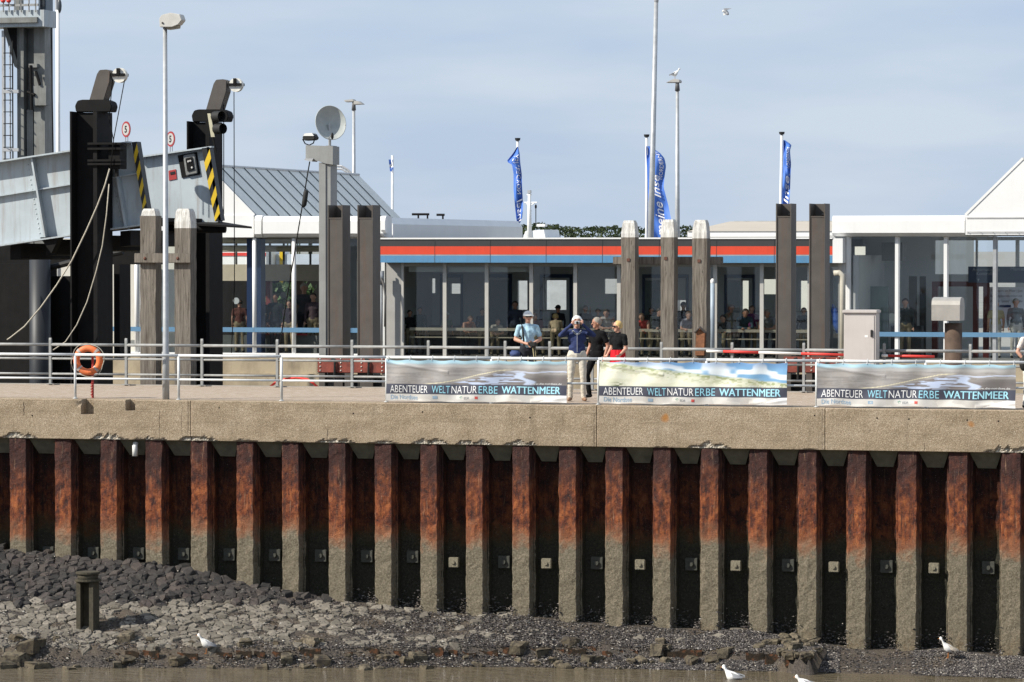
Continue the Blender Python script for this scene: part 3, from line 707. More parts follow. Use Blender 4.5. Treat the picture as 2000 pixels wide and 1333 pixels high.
def banner(x0, x1, kind, label, seed):
    V = VF-.055; u0, u1 = U(x0, V, 740), U(x1, V, 740); zt, zb = ZT-.045, .022; w = u1-u0; h = zt-zb
    r = random.Random(seed); ph = [r.uniform(0, 6) for _ in range(8)]
    def fn(x, y, off=0.0):
        sag = .028*(1-abs(math.sin(math.pi*x*8)))*0+(.022*(math.sin(math.pi*((x*8) % 1)))**2)*y**4
        wr = .022*math.sin(x*11+ph[0]+2*y)+.015*math.sin(x*27+ph[1]-5*y)+.008*math.sin(x*50+ph[2]+9*y)+.016*(vnoise(x*22+ph[5], y*5, 3)-.5)*(1.3-y)+.010*math.sin(x*50.3)*y**3+.010*math.sin(y*7+ph[3]+4*x)*(1-y)
        k = .014*math.exp(-((y-.05-.5*(x-.86))/.05)**2)*(x > .8)+.012*math.exp(-((y-.95+.7*x)/.04)**2)*(x < .35)
        return (u0+w*x+.004*math.sin(y*9+ph[4]), V-.03+wr-k-off, zb+h*y-sag+(1-y)**3*.028*(vnoise(x*9+ph[6], 1, 5)+.25*math.sin(x*31+ph[7])))
    b = thing('banner', label, 'banner', (u0, V, zb), 'printed banners tied to the front railing')
    nx, ny = 260, 74
    mb = MB(); mb.grid(fn, list(np.linspace(0, 1, nx)), list(np.linspace(0, 1, ny)))
    o = mb.build('cloth', BANNER, b, True)
    ca = o.data.color_attributes.new('Col', 'FLOAT_COLOR', 'POINT'); cols = banner_cols(kind, nx, ny).reshape(-1, 3); ca.data.foreach_set('color', np.c_[cols, np.ones(len(cols))].ravel())
    g = lambda x, y: fn(x, y, .004)
    for body, a, c_, m_, bd in (('ABENTEUER', .022, .235, TXW, -.006), ('WELT', .258, .358, TXC, -.004), ('NATUR', .366, .506, TXW, -.006), ('ERBE', .516, .618, TXC, -.004), ('WATTENMEER', .640, .965, TXB, 0.0)):
        mb = MB(); letter(mb, body, g, a, c_, .205, .382, bd)
        if m_ is TXB: letter(mb, body, lambda x, y: fn(x+.0022, y, .0048), a, c_, .205, .382, bd)
        mb.build('lettering', m_, b)
    mb = MB(); letter(mb, 'www.die-nordsee.de', g, .80, .972, .43, .475, .0); mb.build('lettering', TXW, b)
    mb = MB(); letter(mb, 'Die Nordsee', g, .025, .175, .035, .15, .012); mb.build('lettering', TXS, b)
    mb = MB(); patch(mb, g, .262, .288, .06, .13); mb.build('logo', TXS, b)
    mb = MB(); letter(mb, 'EDR', g, .435, .465, .06, .115, .01); mb.build('lettering', TXG, b)
    mb = MB(); letter(mb, '*', g, .41, .43, .05, .14, .06); mb.build('logo', TXE, b)
    mb = MB(); patch(mb, g, .495, .511, .06, .125); mb.build('logo', TXR, b)
    for i in range(9):
        x = .01+i*.1225
        p = fn(min(x, .99), .985); MB().tube([(p[0], p[1]-.012, p[2]), (p[0], VF-.045, ZT+.01), (p[0], VF, ZT+.045), (p[0], VF+.03, ZT)], .006, 5).build('tie', RAILW, b)
banner(755, 1108, 'flats', 'mudflat and tidal creek photo banner left of the man photographing', 1)
banner(1171, 1538, 'dunes', 'banner with pale dunes, grass and blue sky on the railing', 2)
banner(1596, 1984, 'flats', 'mudflat and tidal creek photo banner near the right edge, below the grey cabinet', 3)

# ---- lamp post on the quay edge
VL = .34
u = U(324, VL, 760); zt = Wz(324, 50, VL)
lp = thing('lamp_post', 'tall galvanised lamp post with boxy white head on the quay edge', 'street lamp', (u, VL, 0))
LH = mat('lamp_housing', (.50,.49,.46), .5, 0, .1, 6)
mb = MB(); mb.tube([(u, VL, 0), (u, VL, 1.0), (u, VL, 1.05), (u, VL, zt+.02)], [.075, .074, .066, .045], 14); mb.build('pole', GALV, lp, True)
s = lambda x, y: P(x, y, VL)
pts = [s(316,54), s(315,37), s(320,30), s(337,26), s(355,29), s(359,40), s(352,49), s(340,54)]
hb = MB(); hb.prism([p-Vector((0, .13, 0)) for p in pts], (0, .26, 0)); hb.build('lamp_head', LH, lp, bevel=.010)
mb = MB(); a, b = s(326,54), s(350,51); mb.prism([(a.x, VL-.10, a.z), (b.x, VL-.10, b.z), (b.x-.03, VL-.06, b.z-.05), (a.x+.03, VL-.06, a.z-.05)], (0, .2, 0)); mb.build('diffuser', flat('smoky_plastic', (.30,.29,.25), .3), lp)
MB().tube([(s(322,46).x, VL-.135, s(322,46).z), (s(322,46).x, VL-.15, s(322,46).z)], .02, 8).build('bolt', RUBBER, lp)

# ---- life ring on its stand
VLR = .45
lr = thing('life_ring', 'orange life ring with white rope hanging at the railing', 'life ring', P(176, 770, VLR)); 
cc_ = P(172, 704, VLR); ORG = mat('faded_orange', (.72,.17,.05), .55, 0, .15, 9, streak=.3, dirt=(.5,.2,.12)); BANDM = mat('grey_band', (.42,.36,.32), .7, 0, .2, 20)
R1, R2 = .255, .072; tilt = Matrix.Rotation(math.radians(8), 3, 'Z')
def ringp(a, b, R2_=R2, fl=.85): return cc_+tilt @ Vector(((R1+R2_*math.cos(b))*math.cos(a), R2_*fl*math.sin(b), (R1+R2_*math.cos(b))*math.sin(a)))
mb = MB(); mb.grid(ringp, list(np.linspace(0, 2*math.pi, 41)), list(np.linspace(0, 2*math.pi, 13))); mb.build('ring', ORG, lr, True)
for a0 in (.8, 2.35, 3.9, 5.5):
    mb = MB(); mb.grid(lambda a, b: ringp(a, b, R2+.006), list(np.linspace(a0-.10, a0+.10, 5)), list(np.linspace(0, 2*math.pi, 13))); mb.build('band', BANDM, lr, True)
mb = MB(); mb.tube([cc_+tilt @ Vector(((R1+.085+.035*abs(math.sin(2*a+.6)))*math.cos(a), -.03, (R1+.085+.03*abs(math.sin(2*a+.6)))*math.sin(a))) for a in np.linspace(0, 2*math.pi, 40)], .009, 6); mb.build('grab_rope', ROPE, lr, True)
gp = P(181, 745, VLR+.12)
ls = thing('life_ring_stand', 'thin red stand behind the orange life ring', 'stand', (gp.x, VLR+.1, 0))
MB().tube([(gp.x-.0, VLR+.12, 0), (gp.x, VLR+.12, .95)], .028, 8).build('post', mat('dull_red_paint', (.35,.04,.035), .6, 0, .2, 5), ls)
MB().tube([(gp.x-.10, VLR+.12, .93), (gp.x+.10, VLR+.12, .93)], .02, 8).build('hook', mat('dull_red_paint', (.35,.04,.035)), ls)
mb = MB(); mb.tube([(gp.x+.02*math.sin(i*2.1), VLR+.07+.03*math.cos(i*2.1), .03+.02*i) for i in range(15)], .012, 6); mb.build('rope_coil', mat('red_rope', (.4,.05,.04)), ls)

# ---- timber posts and steel piles behind the quay
VP = 8.9
def timber(x0, x1, xs, ytop, label, cross_y=None, paint=445, seed=0, V=VP):
    ua, ub = U(x0, V, 600), U(x1, V, 600); w = ub-ua; d = .40; zt = Wz(x0, ytop, V); zp = Wz(x0, paint, V)
    o = thing('timber_post', label, 'post', (ua+w/2, V+d/2, -6), 'weathered timber mooring posts')
    r = random.Random(seed)
    def body(z0, z1, n, top):
        mb = MB(); zs = list(np.linspace(z0, z1, n)); tp = .0
        prof = [(0, 0), (.25, 0), (.5, 0), (.75, 0), (1, 0), (1, .33), (1, .66), (1, 1), (.66, 1), (.33, 1), (0, 1), (0, .66), (0, .33), (0, 0)]
        def fn(i, z):
            a, b = prof[int(i)]; k = 1.0
            if top: k = 1-.22*max(0, (z-(zt-.30))/.30)
            if top and z > zt-.06: k -= .10*(z-(zt-.06))/.06
            wu = (a-.5)*w*k; wv = (b-.5)*d*k
            e = .012*(vnoise(a*5+seed*9, z*2.5, 1)-.5)+.010*(vnoise(b*6+seed*5+a*3, z*7, 2)-.5)
            return (ua+w/2+wu+e, V+d/2+wv+e*.7, z)
        mb.grid(fn, list(range(14)), zs)
        if top:
            n0 = len(mb.v)-14; mb.f.append(tuple(range(n0, n0+13))); mb.m.append(0)
        return mb
    body(-6, zp, 60, False).build('shaft', WOOD, o); body(zp, zt, 14, True).build('painted_top', WPAINT, o)
    return o
tp = [timber(274, 304, 316, 408, 'short timber post with flaking white top just left of the lamp post', seed=1, paint=422), timber(341, 372, 383, 408, 'timber post with clean white top just right of the lamp post', seed=2, paint=446),
      timber(1213, 1240, 1248, 431, 'timber post streaked with rust red behind the blonde woman', seed=3, paint=464), timber(1290, 1316, 1320, 429, 'cracked grey timber post, middle of the three by the striped hall', seed=4, paint=464), timber(1352, 1380, 1385, 430, 'grey timber post with rusty knee fitting, right of the three by the striped hall', seed=5, paint=466)]
def crossbeam(x0, x1, y0, y1, label, V=VP-.13, mt=WOOD, th=.13):
    ua, ub, za, zb = U(x0, V, y0), U(x1, V, y0), Wz(x0, y1, V), Wz(x0, y0, V)
    o = thing('timber_waling', label, 'beam', (ua, V, za)); MB().box(ua, ub, V, V+th-.004, za, zb).build('beam', mt, o, bevel=.012)
    return o
w1 = crossbeam(262, 372, 495, 514, 'pale timber crossbeam bolted across the two posts by the lamp post')
for x in (283, 347):
    p = P(x, 505, VP-.13); MB().ell(p, (.04, .03, .04), 10, 6).build('bolt', mat('rusty_bolt', (.11,.045,.03), .8, 0, .3, 30), w1)
w2 = crossbeam(1197, 1410, 502, 517, 'dark timber crossbeam behind the three posts by the striped hall', VP+.41, WOOD, .16)
for x, y in ((1227, 508), (1300, 505), (1365, 510)):
    p = P(x, y, VP-.02); MB().box(p.x-.035, p.x+.035, VP-.02, VP+.02, p.z-.035, p.z+.035).build('bolt', mat('rusty_bolt', (.11,.045,.03)), w2)
kn = thing('rusty_bracket', 'rusty iron fitting low on the right timber post', 'bracket', P(1368, 660, VP)); p = P(1368, 660, VP-.06)
MB().prism([p+Vector((-.13, 0, -.42)), p+Vector((.10, 0, -.42)), p+Vector((.12, 0, .1)), p+Vector((.02, 0, .22)), p+Vector((-.10, 0, .18))], (0, .07, 0)).build('plate', mat('bracket_rust', (.20,.085,.04), .85, 0, .4, 9, bump=.5), kn, bevel=.02)
MB().tube([p+Vector((-.13, -.02, .12)), p+Vector((0, -.06, .24)), p+Vector((.12, -.02, .12))], .03, 8).build('loop', mat('bracket_iron', (.07,.06,.055), .8), kn)

def steel_pile(x0, x1, x2, ytop, label, V=VP):
    ua, ub = U(x0, V, 600), U(x1, V, 600); d = .60; zt = Wz(x0, ytop, V); zc = Wz(x0, ytop+27, V); tk = .025
    o = thing('steel_pile', label, 'steel post', (ua, V, -6), 'brown steel box piles standing behind the quay')
    MB().box(ua+tk, ub-tk, V+.02, V+.045, -6, zc).build('front_plate', BROWNST, o)
    MB().box(ua, ua+tk, V, V+d, -6, zt).build('side_plate', BROWNST, o); MB().box(ub-tk, ub, V, V+d, -6, zt).build('side_plate', BROWNST, o)
    MB().box(ua+tk, ub-tk, V+d-.03, V+d-.005, -6, zt).build('back_plate', BROWNST, o)
    MB().prism([(ua+tk, V+.045, zc), (ub-tk, V+.045, zc), (ub-tk, V+.01, zc+.0), (ua+tk, V+.01, zc)], (0, 0, .03)).build('lip', BROWNST, o)
    MB().ell((ub-.12, V+.42, zc+.06), (.05, .1, .03), 8, 5).build('lug', BROWNST, o)
    return o
steel_pile(640, 669, 680, 401, 'brown steel box pile standing right beside the grey dish column')
steel_pile(698, 728, 740, 401, 'brown steel box pile at the left end of the striped hall')
steel_pile(1515, 1545, 1558, 398, 'brown steel box pile, left of the pair near the grey cabinet')
steel_pile(1580, 1611, 1624, 398, 'brown steel box pile, right of the pair near the grey cabinet')
# red fender beams low between the piles
def fender(x0, x1, label):
    V = VP-.14; ua, ub = U(x0, V, 710), U(x1, V, 710); za, zb = Wz(x0, 728, V), Wz(x0, 697, V)
    o = thing('fender_beam', label, 'fender', (ua, V, za), 'red oxide fender beams bolted to the steel piles')
    MB().box(ua, ub, V, V+.12, za, zb).build('beam', FENDER, o, bevel=.01)
    n = int((ub-ua)/.5)
    for i in range(max(2, n)+1):
        u = ua+.07+(ub-ua-.14)*i/max(2, n)
        for k in range(4): MB().ell((u, V, za+.05+(zb-za-.1)*k/3), (.022, .02, .022), 8, 5).build('bolt', BOLT, o, True)
    for f in (.25, .75):
        u = ua+(ub-ua)*f; MB().tube([(u-.06, V-.005, zb-.05), (u-.02, V-.05, zb-.03), (u+.03, V-.05, zb-.12), (u+.02, V-.04, za-.15)], .028, 6).build('shackle', RUBBER, o)
    for f in (.02, .40, .95):
        u = ua+(ub-ua)*f; MB().box(u, u+.14, V+.02, V+.2, -6, za).build('leg', BROWNST, o)
    MB().box(ua+.1, ub-.1, V+.25, V+.4, -6, za-.05).build('rubber_block', RUBBER, o)
fender(620, 752, 'red fender beam with bolts below the dish column'); fender(1530, 1640, 'red fender beam with bolts below the right pair of steel piles')
# red hoop guard on the quay edge
hp = thing('hoop_guard', 'low curved red hoop guard behind the back railing', 'guard rail', G(575, 757)); V = VB+.08
MB().tube([P(x, y, V) for x, y in ((526,757),(540,746),(556,741),(578,738),(600,741),(612,749),(621,757))], .028, 8).build('hoop', mat('signal_red', (.62,.05,.04), .5), hp, True)

# ---- grey cabinet
V = 7.0; ua, ub, uc = U(1648, V, 650), U(1711, V, 650), U(1722, V, 650); zt = Wz(1680, 612, V); d = .45
cb = thing('utility_cabinet', 'light grey steel utility cabinet with black handle', 'cabinet', ((ua+ub)/2, V, 0)); CABM = mat('cabinet_grey', (.47,.435,.415), .5, 0, .05, 2, streak=.1)
MB().box(ua, ub, V, V+d, .10, zt).build('body', CABM, cb, bevel=.008); MB().box(ua-.03, ub+.03, V-.05, V+d+.03, zt, zt+.07).build('roof', CABM, cb, bevel=.012)
dr = MB().box(ua+.03, ub-.04, V-.016, V-.001, .22, zt-.05).build('door', CABM, cb, bevel=.004); MB().box(ua+.02, ub-.02, V+.03, V+d-.03, 0, .10).build('plinth', GREYWALL, cb)
p = P(1703, 651, V-.02); MB().box(p.x-.03, p.x+.02, V-.045, V-.017, p.z-.09, p.z+.07).build('handle', RUBBER, dr, bevel=.008)
p = P(1695, 655, V-.02); MB().box(p.x-.07, p.x+.0, V-.020, V-.0165, p.z-.05, p.z+.0).build('sign', flat('label_white', (.75,.75,.72)), dr)
# ---- hood on a round pile
V = 8.9; hp_ = P(1853, 620, V)
hd = thing('hooded_pile', 'rusty round pile capped with a rounded sheet metal hood', 'bollard', (hp_.x, V+.25, -6)); HOOD = mat('dull_zinc', (.36,.34,.31), .5, .3, .12, 4, streak=.2)
MB().tube([(U(1858, V), V+.3, -6), (U(1858, V), V+.3, Wz(1858, 632, V))], .20, 20).build('pile', mat('brown_rusty_pile', (.085,.055,.038), .75, 0, .4, 3, bump=.3, streak=.4, dirt=(.2,.1,.05)), hd, True)
uu0, uu1 = U(1820, V, 600), U(1876, V, 600); zb, zt = Wz(1840, 627, V), Wz(1840, 581, V)
pr = [(V-.06, zb), (V-.06, zb+.36), (V-.02, zb+.45), (V+.08, zt-.02), (V+.28, zt), (V+.48, zt-.02), (V+.58, zb+.45), (V+.62, zb+.36), (V+.62, zb)]
MB().prism([(uu0, a, b) for a, b in pr], (uu1-uu0, 0, 0)).build('hood', HOOD, hd, bevel=.006)
# ---- red and white barrier poles
bp = thing('barrier_pole', 'red and white barrier pole fixed under the top bar of the back railing', 'barrier', P(1413, 688, VK)); Vb = VK-.07
WHT = flat('barrier_white', (.75,.73,.70), .45); SR = mat('signal_red', (.62,.05,.04))
for x0, x1, m_ in ((1380,1412,WHT),(1413,1482,SR),(1482,1565,WHT),(1565,1650,SR)):
    a, b = P(x0, 686+(x0-1380)*.028, Vb), P(x1, 686+(x1-1380)*.028, Vb); MB().tube([a, b], .03, 8).build('pole_section', m_, bp, True)
bp2 = thing('barrier_pole', 'short red barrier pole right of the grey cabinet', 'barrier', P(1735, 696, VK))
for x0, x1, m_ in ((1722,1734,WHT),(1735,1825,SR)):
    a, b = P(x0, 695+(x0-1722)*.02, Vb), P(x1, 695+(x1-1722)*.02, Vb); MB().tube([a, b], .03, 8).build('pole_section', m_, bp2, True)
# ---- bollard pile on the slope
p = slope_hit(172, 1229); u, v = p.x, p.y; zb = p.z; zt = zb+1.10
bo = thing('mooring_stump', 'muddy steel mooring stump with two round cap plates on the stones', 'bollard', (u, v, zb)); STU = mat('muddy_steel', (.055,.047,.031), .85, 0, .35, 9, bump=.6, streak=.5, dirt=(.04,.03,.02))
MB().box(u-.19, u-.10, v-.17, v+.17, zb-.4, zt-.10).build('flange', STU, bo); MB().box(u+.09, u+.18, v-.17, v+.17, zb-.4, zt-.10).build('flange', STU, bo); MB().box(u-.10, u+.09, v+.02, v+.07, zb-.4, zt-.10).build('web', STU, bo)
for z_, r_ in ((zt-.10, .27), (zt+.05, .25)): MB().tube([(u, v, z_-.025), (u, v, z_+.025)], r_, 20).build('cap_plate', STU, bo, bevel=.012)
MB().tube([(u, v, zt-.1), (u, v, zt+.05)], .21, 16).build('neck', STU, bo, True)

# ================================================================== FERRY RAMP AND ITS GUIDES
def guide(x0, x1, x2, ytop, label, V, head=True):
    ua, ub = U(x0, V, 500), U(x1, V, 500); d = 1.0; rc = .37; zt = Wz(x0, ytop, V)
    o = thing('guide_pillar', label, 'pillar', (ua, V, -6), 'black steel guide pillars beside the ferry ramp')
    MB().box(ua, ua+.04, V, V+d, -6, zt).build('flange', BLACKST, o); MB().box(ub-.10, ub, V, V+d, -6, zt-.01).build('flange', BLACKST, o)
    MB().box(ua+.04, ub-.10, V+rc, V+rc+.05, -6, zt-.02).build('web', BLACKST, o); MB().box(ua+.04, ub-.10, V+d-.05, V+d-.005, -6, zt-.02).build('web', BLACKST, o)
    # rounded head block, leaning arm and pulley
    vm = V+.30; w = .30
    f = lambda x, y: P(x, y, vm)
    def dx(x): return x0+(x-137)*1.0
    def dy(y): return ytop+(y-218)
    pts = [f(dx(148), dy(219)), f(dx(146), dy(207)), f(dx(151), dy(197)), f(dx(160), dy(195)), f(dx(205), dy(195)), f(dx(215), dy(199)), f(dx(218), dy(208)), f(dx(215), dy(219))]
    MB().prism([p+Vector((0, 0, .0)) for p in pts], (0, .42, 0)).build('head_block', BLACKST, o, bevel=.015)
    pts = [f(dx(172), dy(200)), f(dx(188), dy(145)), f(dx(193), dy(137)), f(dx(206), dy(136)), f(dx(214), dy(139)), f(dx(213), dy(160)), f(dx(196), dy(214)), f(dx(178), dy(214))]
    MB().prism([p+Vector((0, .03, 0)) for p in pts], (0, .36, 0)).build('arm', BROWNST, o, bevel=.012)
    a, b = f(dx(212), dy(147)), f(dx(242), dy(147)); MB().box(a.x, b.x, vm+.05, vm+.09, a.z-.03, a.z+.04).box(a.x, b.x, vm+.27, vm+.31, a.z-.03, a.z+.04).build('pulley_bracket', BLACKST, o)
    c0 = f(dx(229), dy(147)); MB().tube([(c0.x, vm+.11, c0.z), (c0.x, vm+.14, c0.z), (c0.x, vm+.18, c0.z), (c0.x, vm+.22, c0.z), (c0.x, vm+.25, c0.z)], [.18, .18, .15, .18, .18], 24).build('pulley', mat('worn_pulley', (.72,.70,.63), .4, .2, .2, 9), o)
    MB().box(c0.x-.04, c0.x+.03, vm+.04, vm+.10, c0.z, c0.z+.17).build('guard', BLACKST, o)
    r1 = f(dx(216), dy(150)); r2 = f(dx(240), dy(150))
    return o, r1, r2
V1, V2 = 9.6, 16.6
g1, ra, rb = guide(137, 190, 220, 218, 'black steel guide pillar with leaning arm in front of the near ramp girder', V1)
g2, rc_, rd = guide(365, 409, 437, 237, 'black steel guide pillar with traffic light beside the far ramp girder', V2)
for i, y in enumerate((281, 291, 314, 321)):
    a, b = P(171, y, V1-.05), P(236, y, V1-.05); MB().box(a.x, b.x, V1-.06+.001*i, V1+.30, a.z-.025, a.z+.025).build('bracket_plate', BLACKST, g1)
a, b = P(212, 283, V1+.05), P(234, 330, V1+.05); MB().box(a.x, b.x, V1+.05, V1+.5, b.z, a.z).build('latch_box', BLACKST, g1)
MB().box(P(221, 330, V1).x, P(226, 330, V1).x, V1+.1, V1+.2, Wz(224, 345, V1), Wz(224, 330, V1)).build('pin', BLACKST, g1)
# traffic light and reflector board
tl = thing('traffic_light', 'two black round signal lamps on the far guide pillar', 'traffic light', P(425, 262, V2-.3))
for y in (241, 249+6):
    x = 424 if y < 250 else 427
    yy = 226 if y < 250 else 250
    a = P(x, yy+2, V2-.35); b_ = Vector((.86, -.5, 0)); b_.normalize()
    MB().tube([a-b_*.10, a+b_*.18], .135, 16, cap=False).tube([a-b_*.10, a+b_*.02], .12, 16).build('lamp', RUBBER, tl, True)
a, b = P(405, 222, V2-.3), P(411, 222, V2-.3); c0, d0 = P(412, 268, V2-.3), P(419, 268, V2-.3)
MB().prism([a, b, d0, c0], (0, .03, 0)).build('board', mat('yellowed_board', (.50,.47,.34), .5), tl)
MB().tube([P(416, 268, V2-.28), P(422, 298, V2-.28)], .03, 8).build('bracket', BLACKST, tl)

# ramp: two girders with a deck between
ramp = thing('ferry_ramp', 'raised blue grey ferry ramp with hazard striped ends', 'ramp', P(120, 420, 10.6))
def quad_girder(Va, pts, name, th=.30, m_=RAMPG):
    mb = MB(); mb.prism([P(x, y, Va) for x, y in pts], (0, th, 0)); return mb.build(name, m_, ramp)
VG1, VG2 = 10.75, 14.8
gA = quad_girder(VG1, [(-160,342),(256,279),(286,411),(285,440),(-160,505)], 'girder', .06)
def rib(Va, a, b, wd, name, par, m_=RAMPG, dep=.22):
    pa, pb = P(*a, Va), P(*b, Va); pa2, pb2 = P(a[0]+wd, a[1], Va), P(b[0]+wd, b[1], Va)
    MB().prism([pa-Vector((0, dep, 0)), pa2-Vector((0, dep, 0)), pb2-Vector((0, dep, 0)), pb-Vector((0, dep, 0))], (0, dep-.002, 0)).build(name, m_, par)
def lbeam(Va, a, b, hpx, name, par, dep=.22):
    pa, pb = P(*a, Va), P(*b, Va); pc, pd = P(b[0], b[1]+hpx, Va), P(a[0], a[1]+hpx, Va)
    MB().prism([q-Vector((0, dep, 0)) for q in (pa, pb, pc, pd)], (0, dep-.002, 0)).build(name, RAMPG, par)
lbeam(VG1, (-160,340), (258,277), 3.0, 'top_flange', ramp, .30)
lbeam(VG1, (-160,408), (278,337), 2.5, 'stiffener', ramp, .12)
lbeam(VG1, (-160,503), (285,438), 3.0, 'bottom_flange', ramp, .30)
for a, b in (((66,308),(92,464)), ((-60,328),(-40,486)), ((222,285),(250,447))): rib(VG1, a, b, 3.5, 'stiffener', ramp)
MB().prism([P(78, 464, VG1-.2), P(117, 462, VG1-.2), P(100, 495, VG1-.2)], (0, .3, 0)).build('bracket', BLACKST, ramp)
def hazard(Va, tl_, tr, bl, br, n, name='hazard_plate', dep=.28):
    """end plate divided in slanting black and yellow fields"""
    TLp, TRp, BLp, BRp = (P(*q, Va) for q in (tl_, tr, bl, br))
    base = MB(); off = Vector((0, -.004, 0)); base.prism([TLp, TRp, BRp, BLp], (0, dep, 0)); pl = base.build(name, BLK, ramp)
    sl = .42/n*2
    def pt(s_, t_): return (TLp*(1-s_)+TRp*s_)*(1-t_)+(BLp*(1-s_)+BRp*s_)*t_
    for i in range(n):
        t0 = (i+.45)/n; t1 = t0+.5/n
        q = [pt(0, min(1, t0+.34/n)), pt(1, max(0, t0-.34/n)), pt(1, min(1, max(0, t1-.34/n))), pt(0, min(1, t1+.34/n))]
        MB().prism([p+off for p in q], (0, -.006, 0)).build('stripe', YEL, pl)
hazard(VG1-.24, (257,278), (267,277), (279,410), (288,409), 4)
gB = quad_girder(VG2, [(272,308),(398,288),(430,434),(272,442)], 'girder', .08)
lbeam(VG2, (270,307), (418,286), 3.0, 'top_flange', ramp, .2)
hazard(VG2-.2, (394,290), (409,288), (420,433), (432,431), 4)
rib(VG2, (409,288), (432,431), 5, 'end_plate', ramp, RAMPG, .2)
MB().prism([P(385, 437, VG2-1.2), P(492, 443, VG2-1.2), P(436, 434, VG2+.3), P(385, 433, VG2+.3)], (0, 0, -.05)).build('flap', BLACKST, ramp)
MB().tube([P(330, 447, VG2-.9), P(440, 447, VG2-.9)], .11, 12).build('hinge_tube', BLACKST, ramp, True)
for i in range(16):
    for a_, b_ in (((-20,330),(-6,478)), ((58,318),(84,470)), ((214,294),(243,447))):
        f_ = (i+.5)/16; p = P(a_[0]+(b_[0]-a_[0])*f_-4, a_[1]+(b_[1]-a_[1])*f_, VG1); MB().ell(p, (.022, .018, .022), 6, 4).build('bolt', RAMPG, ramp, True)
# box and sign on the far girder
a, b = P(347, 302, VG2-.02), P(391, 346, VG2-.02)
rec = MB().prism([P(347,304,VG2-.03), P(384,297,VG2-.03), P(391,341,VG2-.03), P(355,348,VG2-.03)], (0, .028, 0)).build('control_recess', BLACKST, ramp)
MB().prism([P(357,304,VG2-.09), P(380,300,VG2-.09), P(386,339,VG2-.09), P(363,344,VG2-.09)], (0, .055, 0)).build('control_box', mat('weathered_grey_box', (.20,.205,.20), .5, 0, .3, 8), rec, bevel=.02)
MB().prism([P(362,310,VG2-.12), P(375,307,VG2-.12), P(379,331,VG2-.12), P(366,335,VG2-.12)], (0, .028, 0)).build('switch_plate', BLACKST, rec)
for x, y in ((368,316),(372,315),(375,328)): MB().ell(P(x, y, VG2-.13), (.03, .02, .03), 8, 5).build('switch', LH, rec)
MB().prism([P(329,334,VG2-.02), P(343,331,VG2-.02), P(345,350,VG2-.02), P(330,353,VG2-.02)], (0, .018, 0)).build('notice', mat('red_notice', (.35,.04,.04), .5), ramp)
MB().prism([P(332,337,VG2-.03), P(341,335,VG2-.03), P(342,340,VG2-.03), P(333,342,VG2-.03)], (0, .008, 0)).build('notice_symbol', BLK, ramp)
# deck and underside
MB().prism([P(-160,470,VG1+.1), P(284,425,VG1+.1), P(284,432,VG1+.1), P(-160,478,VG1+.1)], (0, VG2-VG1, 0)).build('deck', BLACKST, ramp)
for x, y in ((20,478),(90,470),(160,462),(235,452)):
    MB().prism([P(x,y,VG1+.12), P(x+20,y-2,VG1+.12), P(x+20,y+28,VG1+.12), P(x,y+30,VG1+.12)], (0, VG2-VG1-.3, 0)).build('cross_beam', BLACKST, ramp)
# dark machinery house under the ramp
mh = thing('ramp_machinery', 'dark steel hoist frame standing in shade under the ferry ramp', 'machinery', P(80, 690, 17))
for x0, x1, y0, y1, v_ in ((-160,66,515,1000,17.0),(-160,300,480,517,17.6),(90,138,540,1000,17.8),(66,90,516,1000,17.3),(222,234,470,700,19)):
    a, b = P(x0, y0, v_), P(x1, y1, v_); MB().box(a.x, b.x, v_, v_+.8, max(-6, b.z), a.z).build('frame_member', BLACKST, mh)
MB().tube([P(70, 530, 16.7), P(150, 510, 16.7), P(240, 492, 16.7)], .08, 8).build('hose', RUBBER, mh); MB().tube([P(78, 500, 16.5), P(78, 1000, 16.5)], .28, 14).build('cylinder', mat('dark_grey_cylinder', (.022,.025,.03), .5), mh, True)
# ropes and cables
def rope(name, pts, r, label, m_=ROPE, cat='rope'):
    o = MB().tube(pts, r, 6).build(name, m_, None, True, loc=pts[0]); return tag(o, label, cat)
def curve(p0, p1, sag, n=24, side=0.0):
    return [Vector(p0).lerp(Vector(p1), i/n)-Vector((side*4*(i/n)*(1-i/n), 0, sag*4*(i/n)*(1-i/n))) for i in range(n+1)]
rope('mooring_rope', [P(*q, V1-.25+.0) for q in ((214,330),(205,362),(190,402),(168,452),(140,510),(110,558),(80,600),(48,638),(20,660),(14,664))], .018, 'long pale rope hanging from the near guide pillar to the left bollard')
rope('mooring_rope', [P(*q, V1-.3) for q in ((213,360),(208,420),(200,480),(188,530),(170,590),(150,635),(128,668),(104,684))], .014, 'shorter rope drooping beside the near guide pillar')
rope('steel_cable', [ra+Vector((.0, .15, 0)), P(213, 230, V1+.4), P(222, 275, V1-.1)], .012, 'thin steel cable down the left of the near pillar pulley', BLACKST, 'cable')
rope('steel_cable', [rb+Vector((0, .15, 0)), P(228, 240, V1+.2), P(222, 272, V1-.1), P(216, 330, V1-.1)], .012, 'thin steel cable slanting from the near pillar pulley', BLACKST, 'cable')
rope('steel_cable', [P(437, 178, V2+.45), P(437, 430, V2+.45)], .012, 'thin steel cable along the far guide pillar', BLACKST, 'cable')
rope('steel_cable', [P(457, 180, V2+.45), P(458, 560, V2+.45), P(452, 690, V2+.2)], .012, 'long thin steel cable hanging from the far pillar pulley', BLACKST, 'cable')
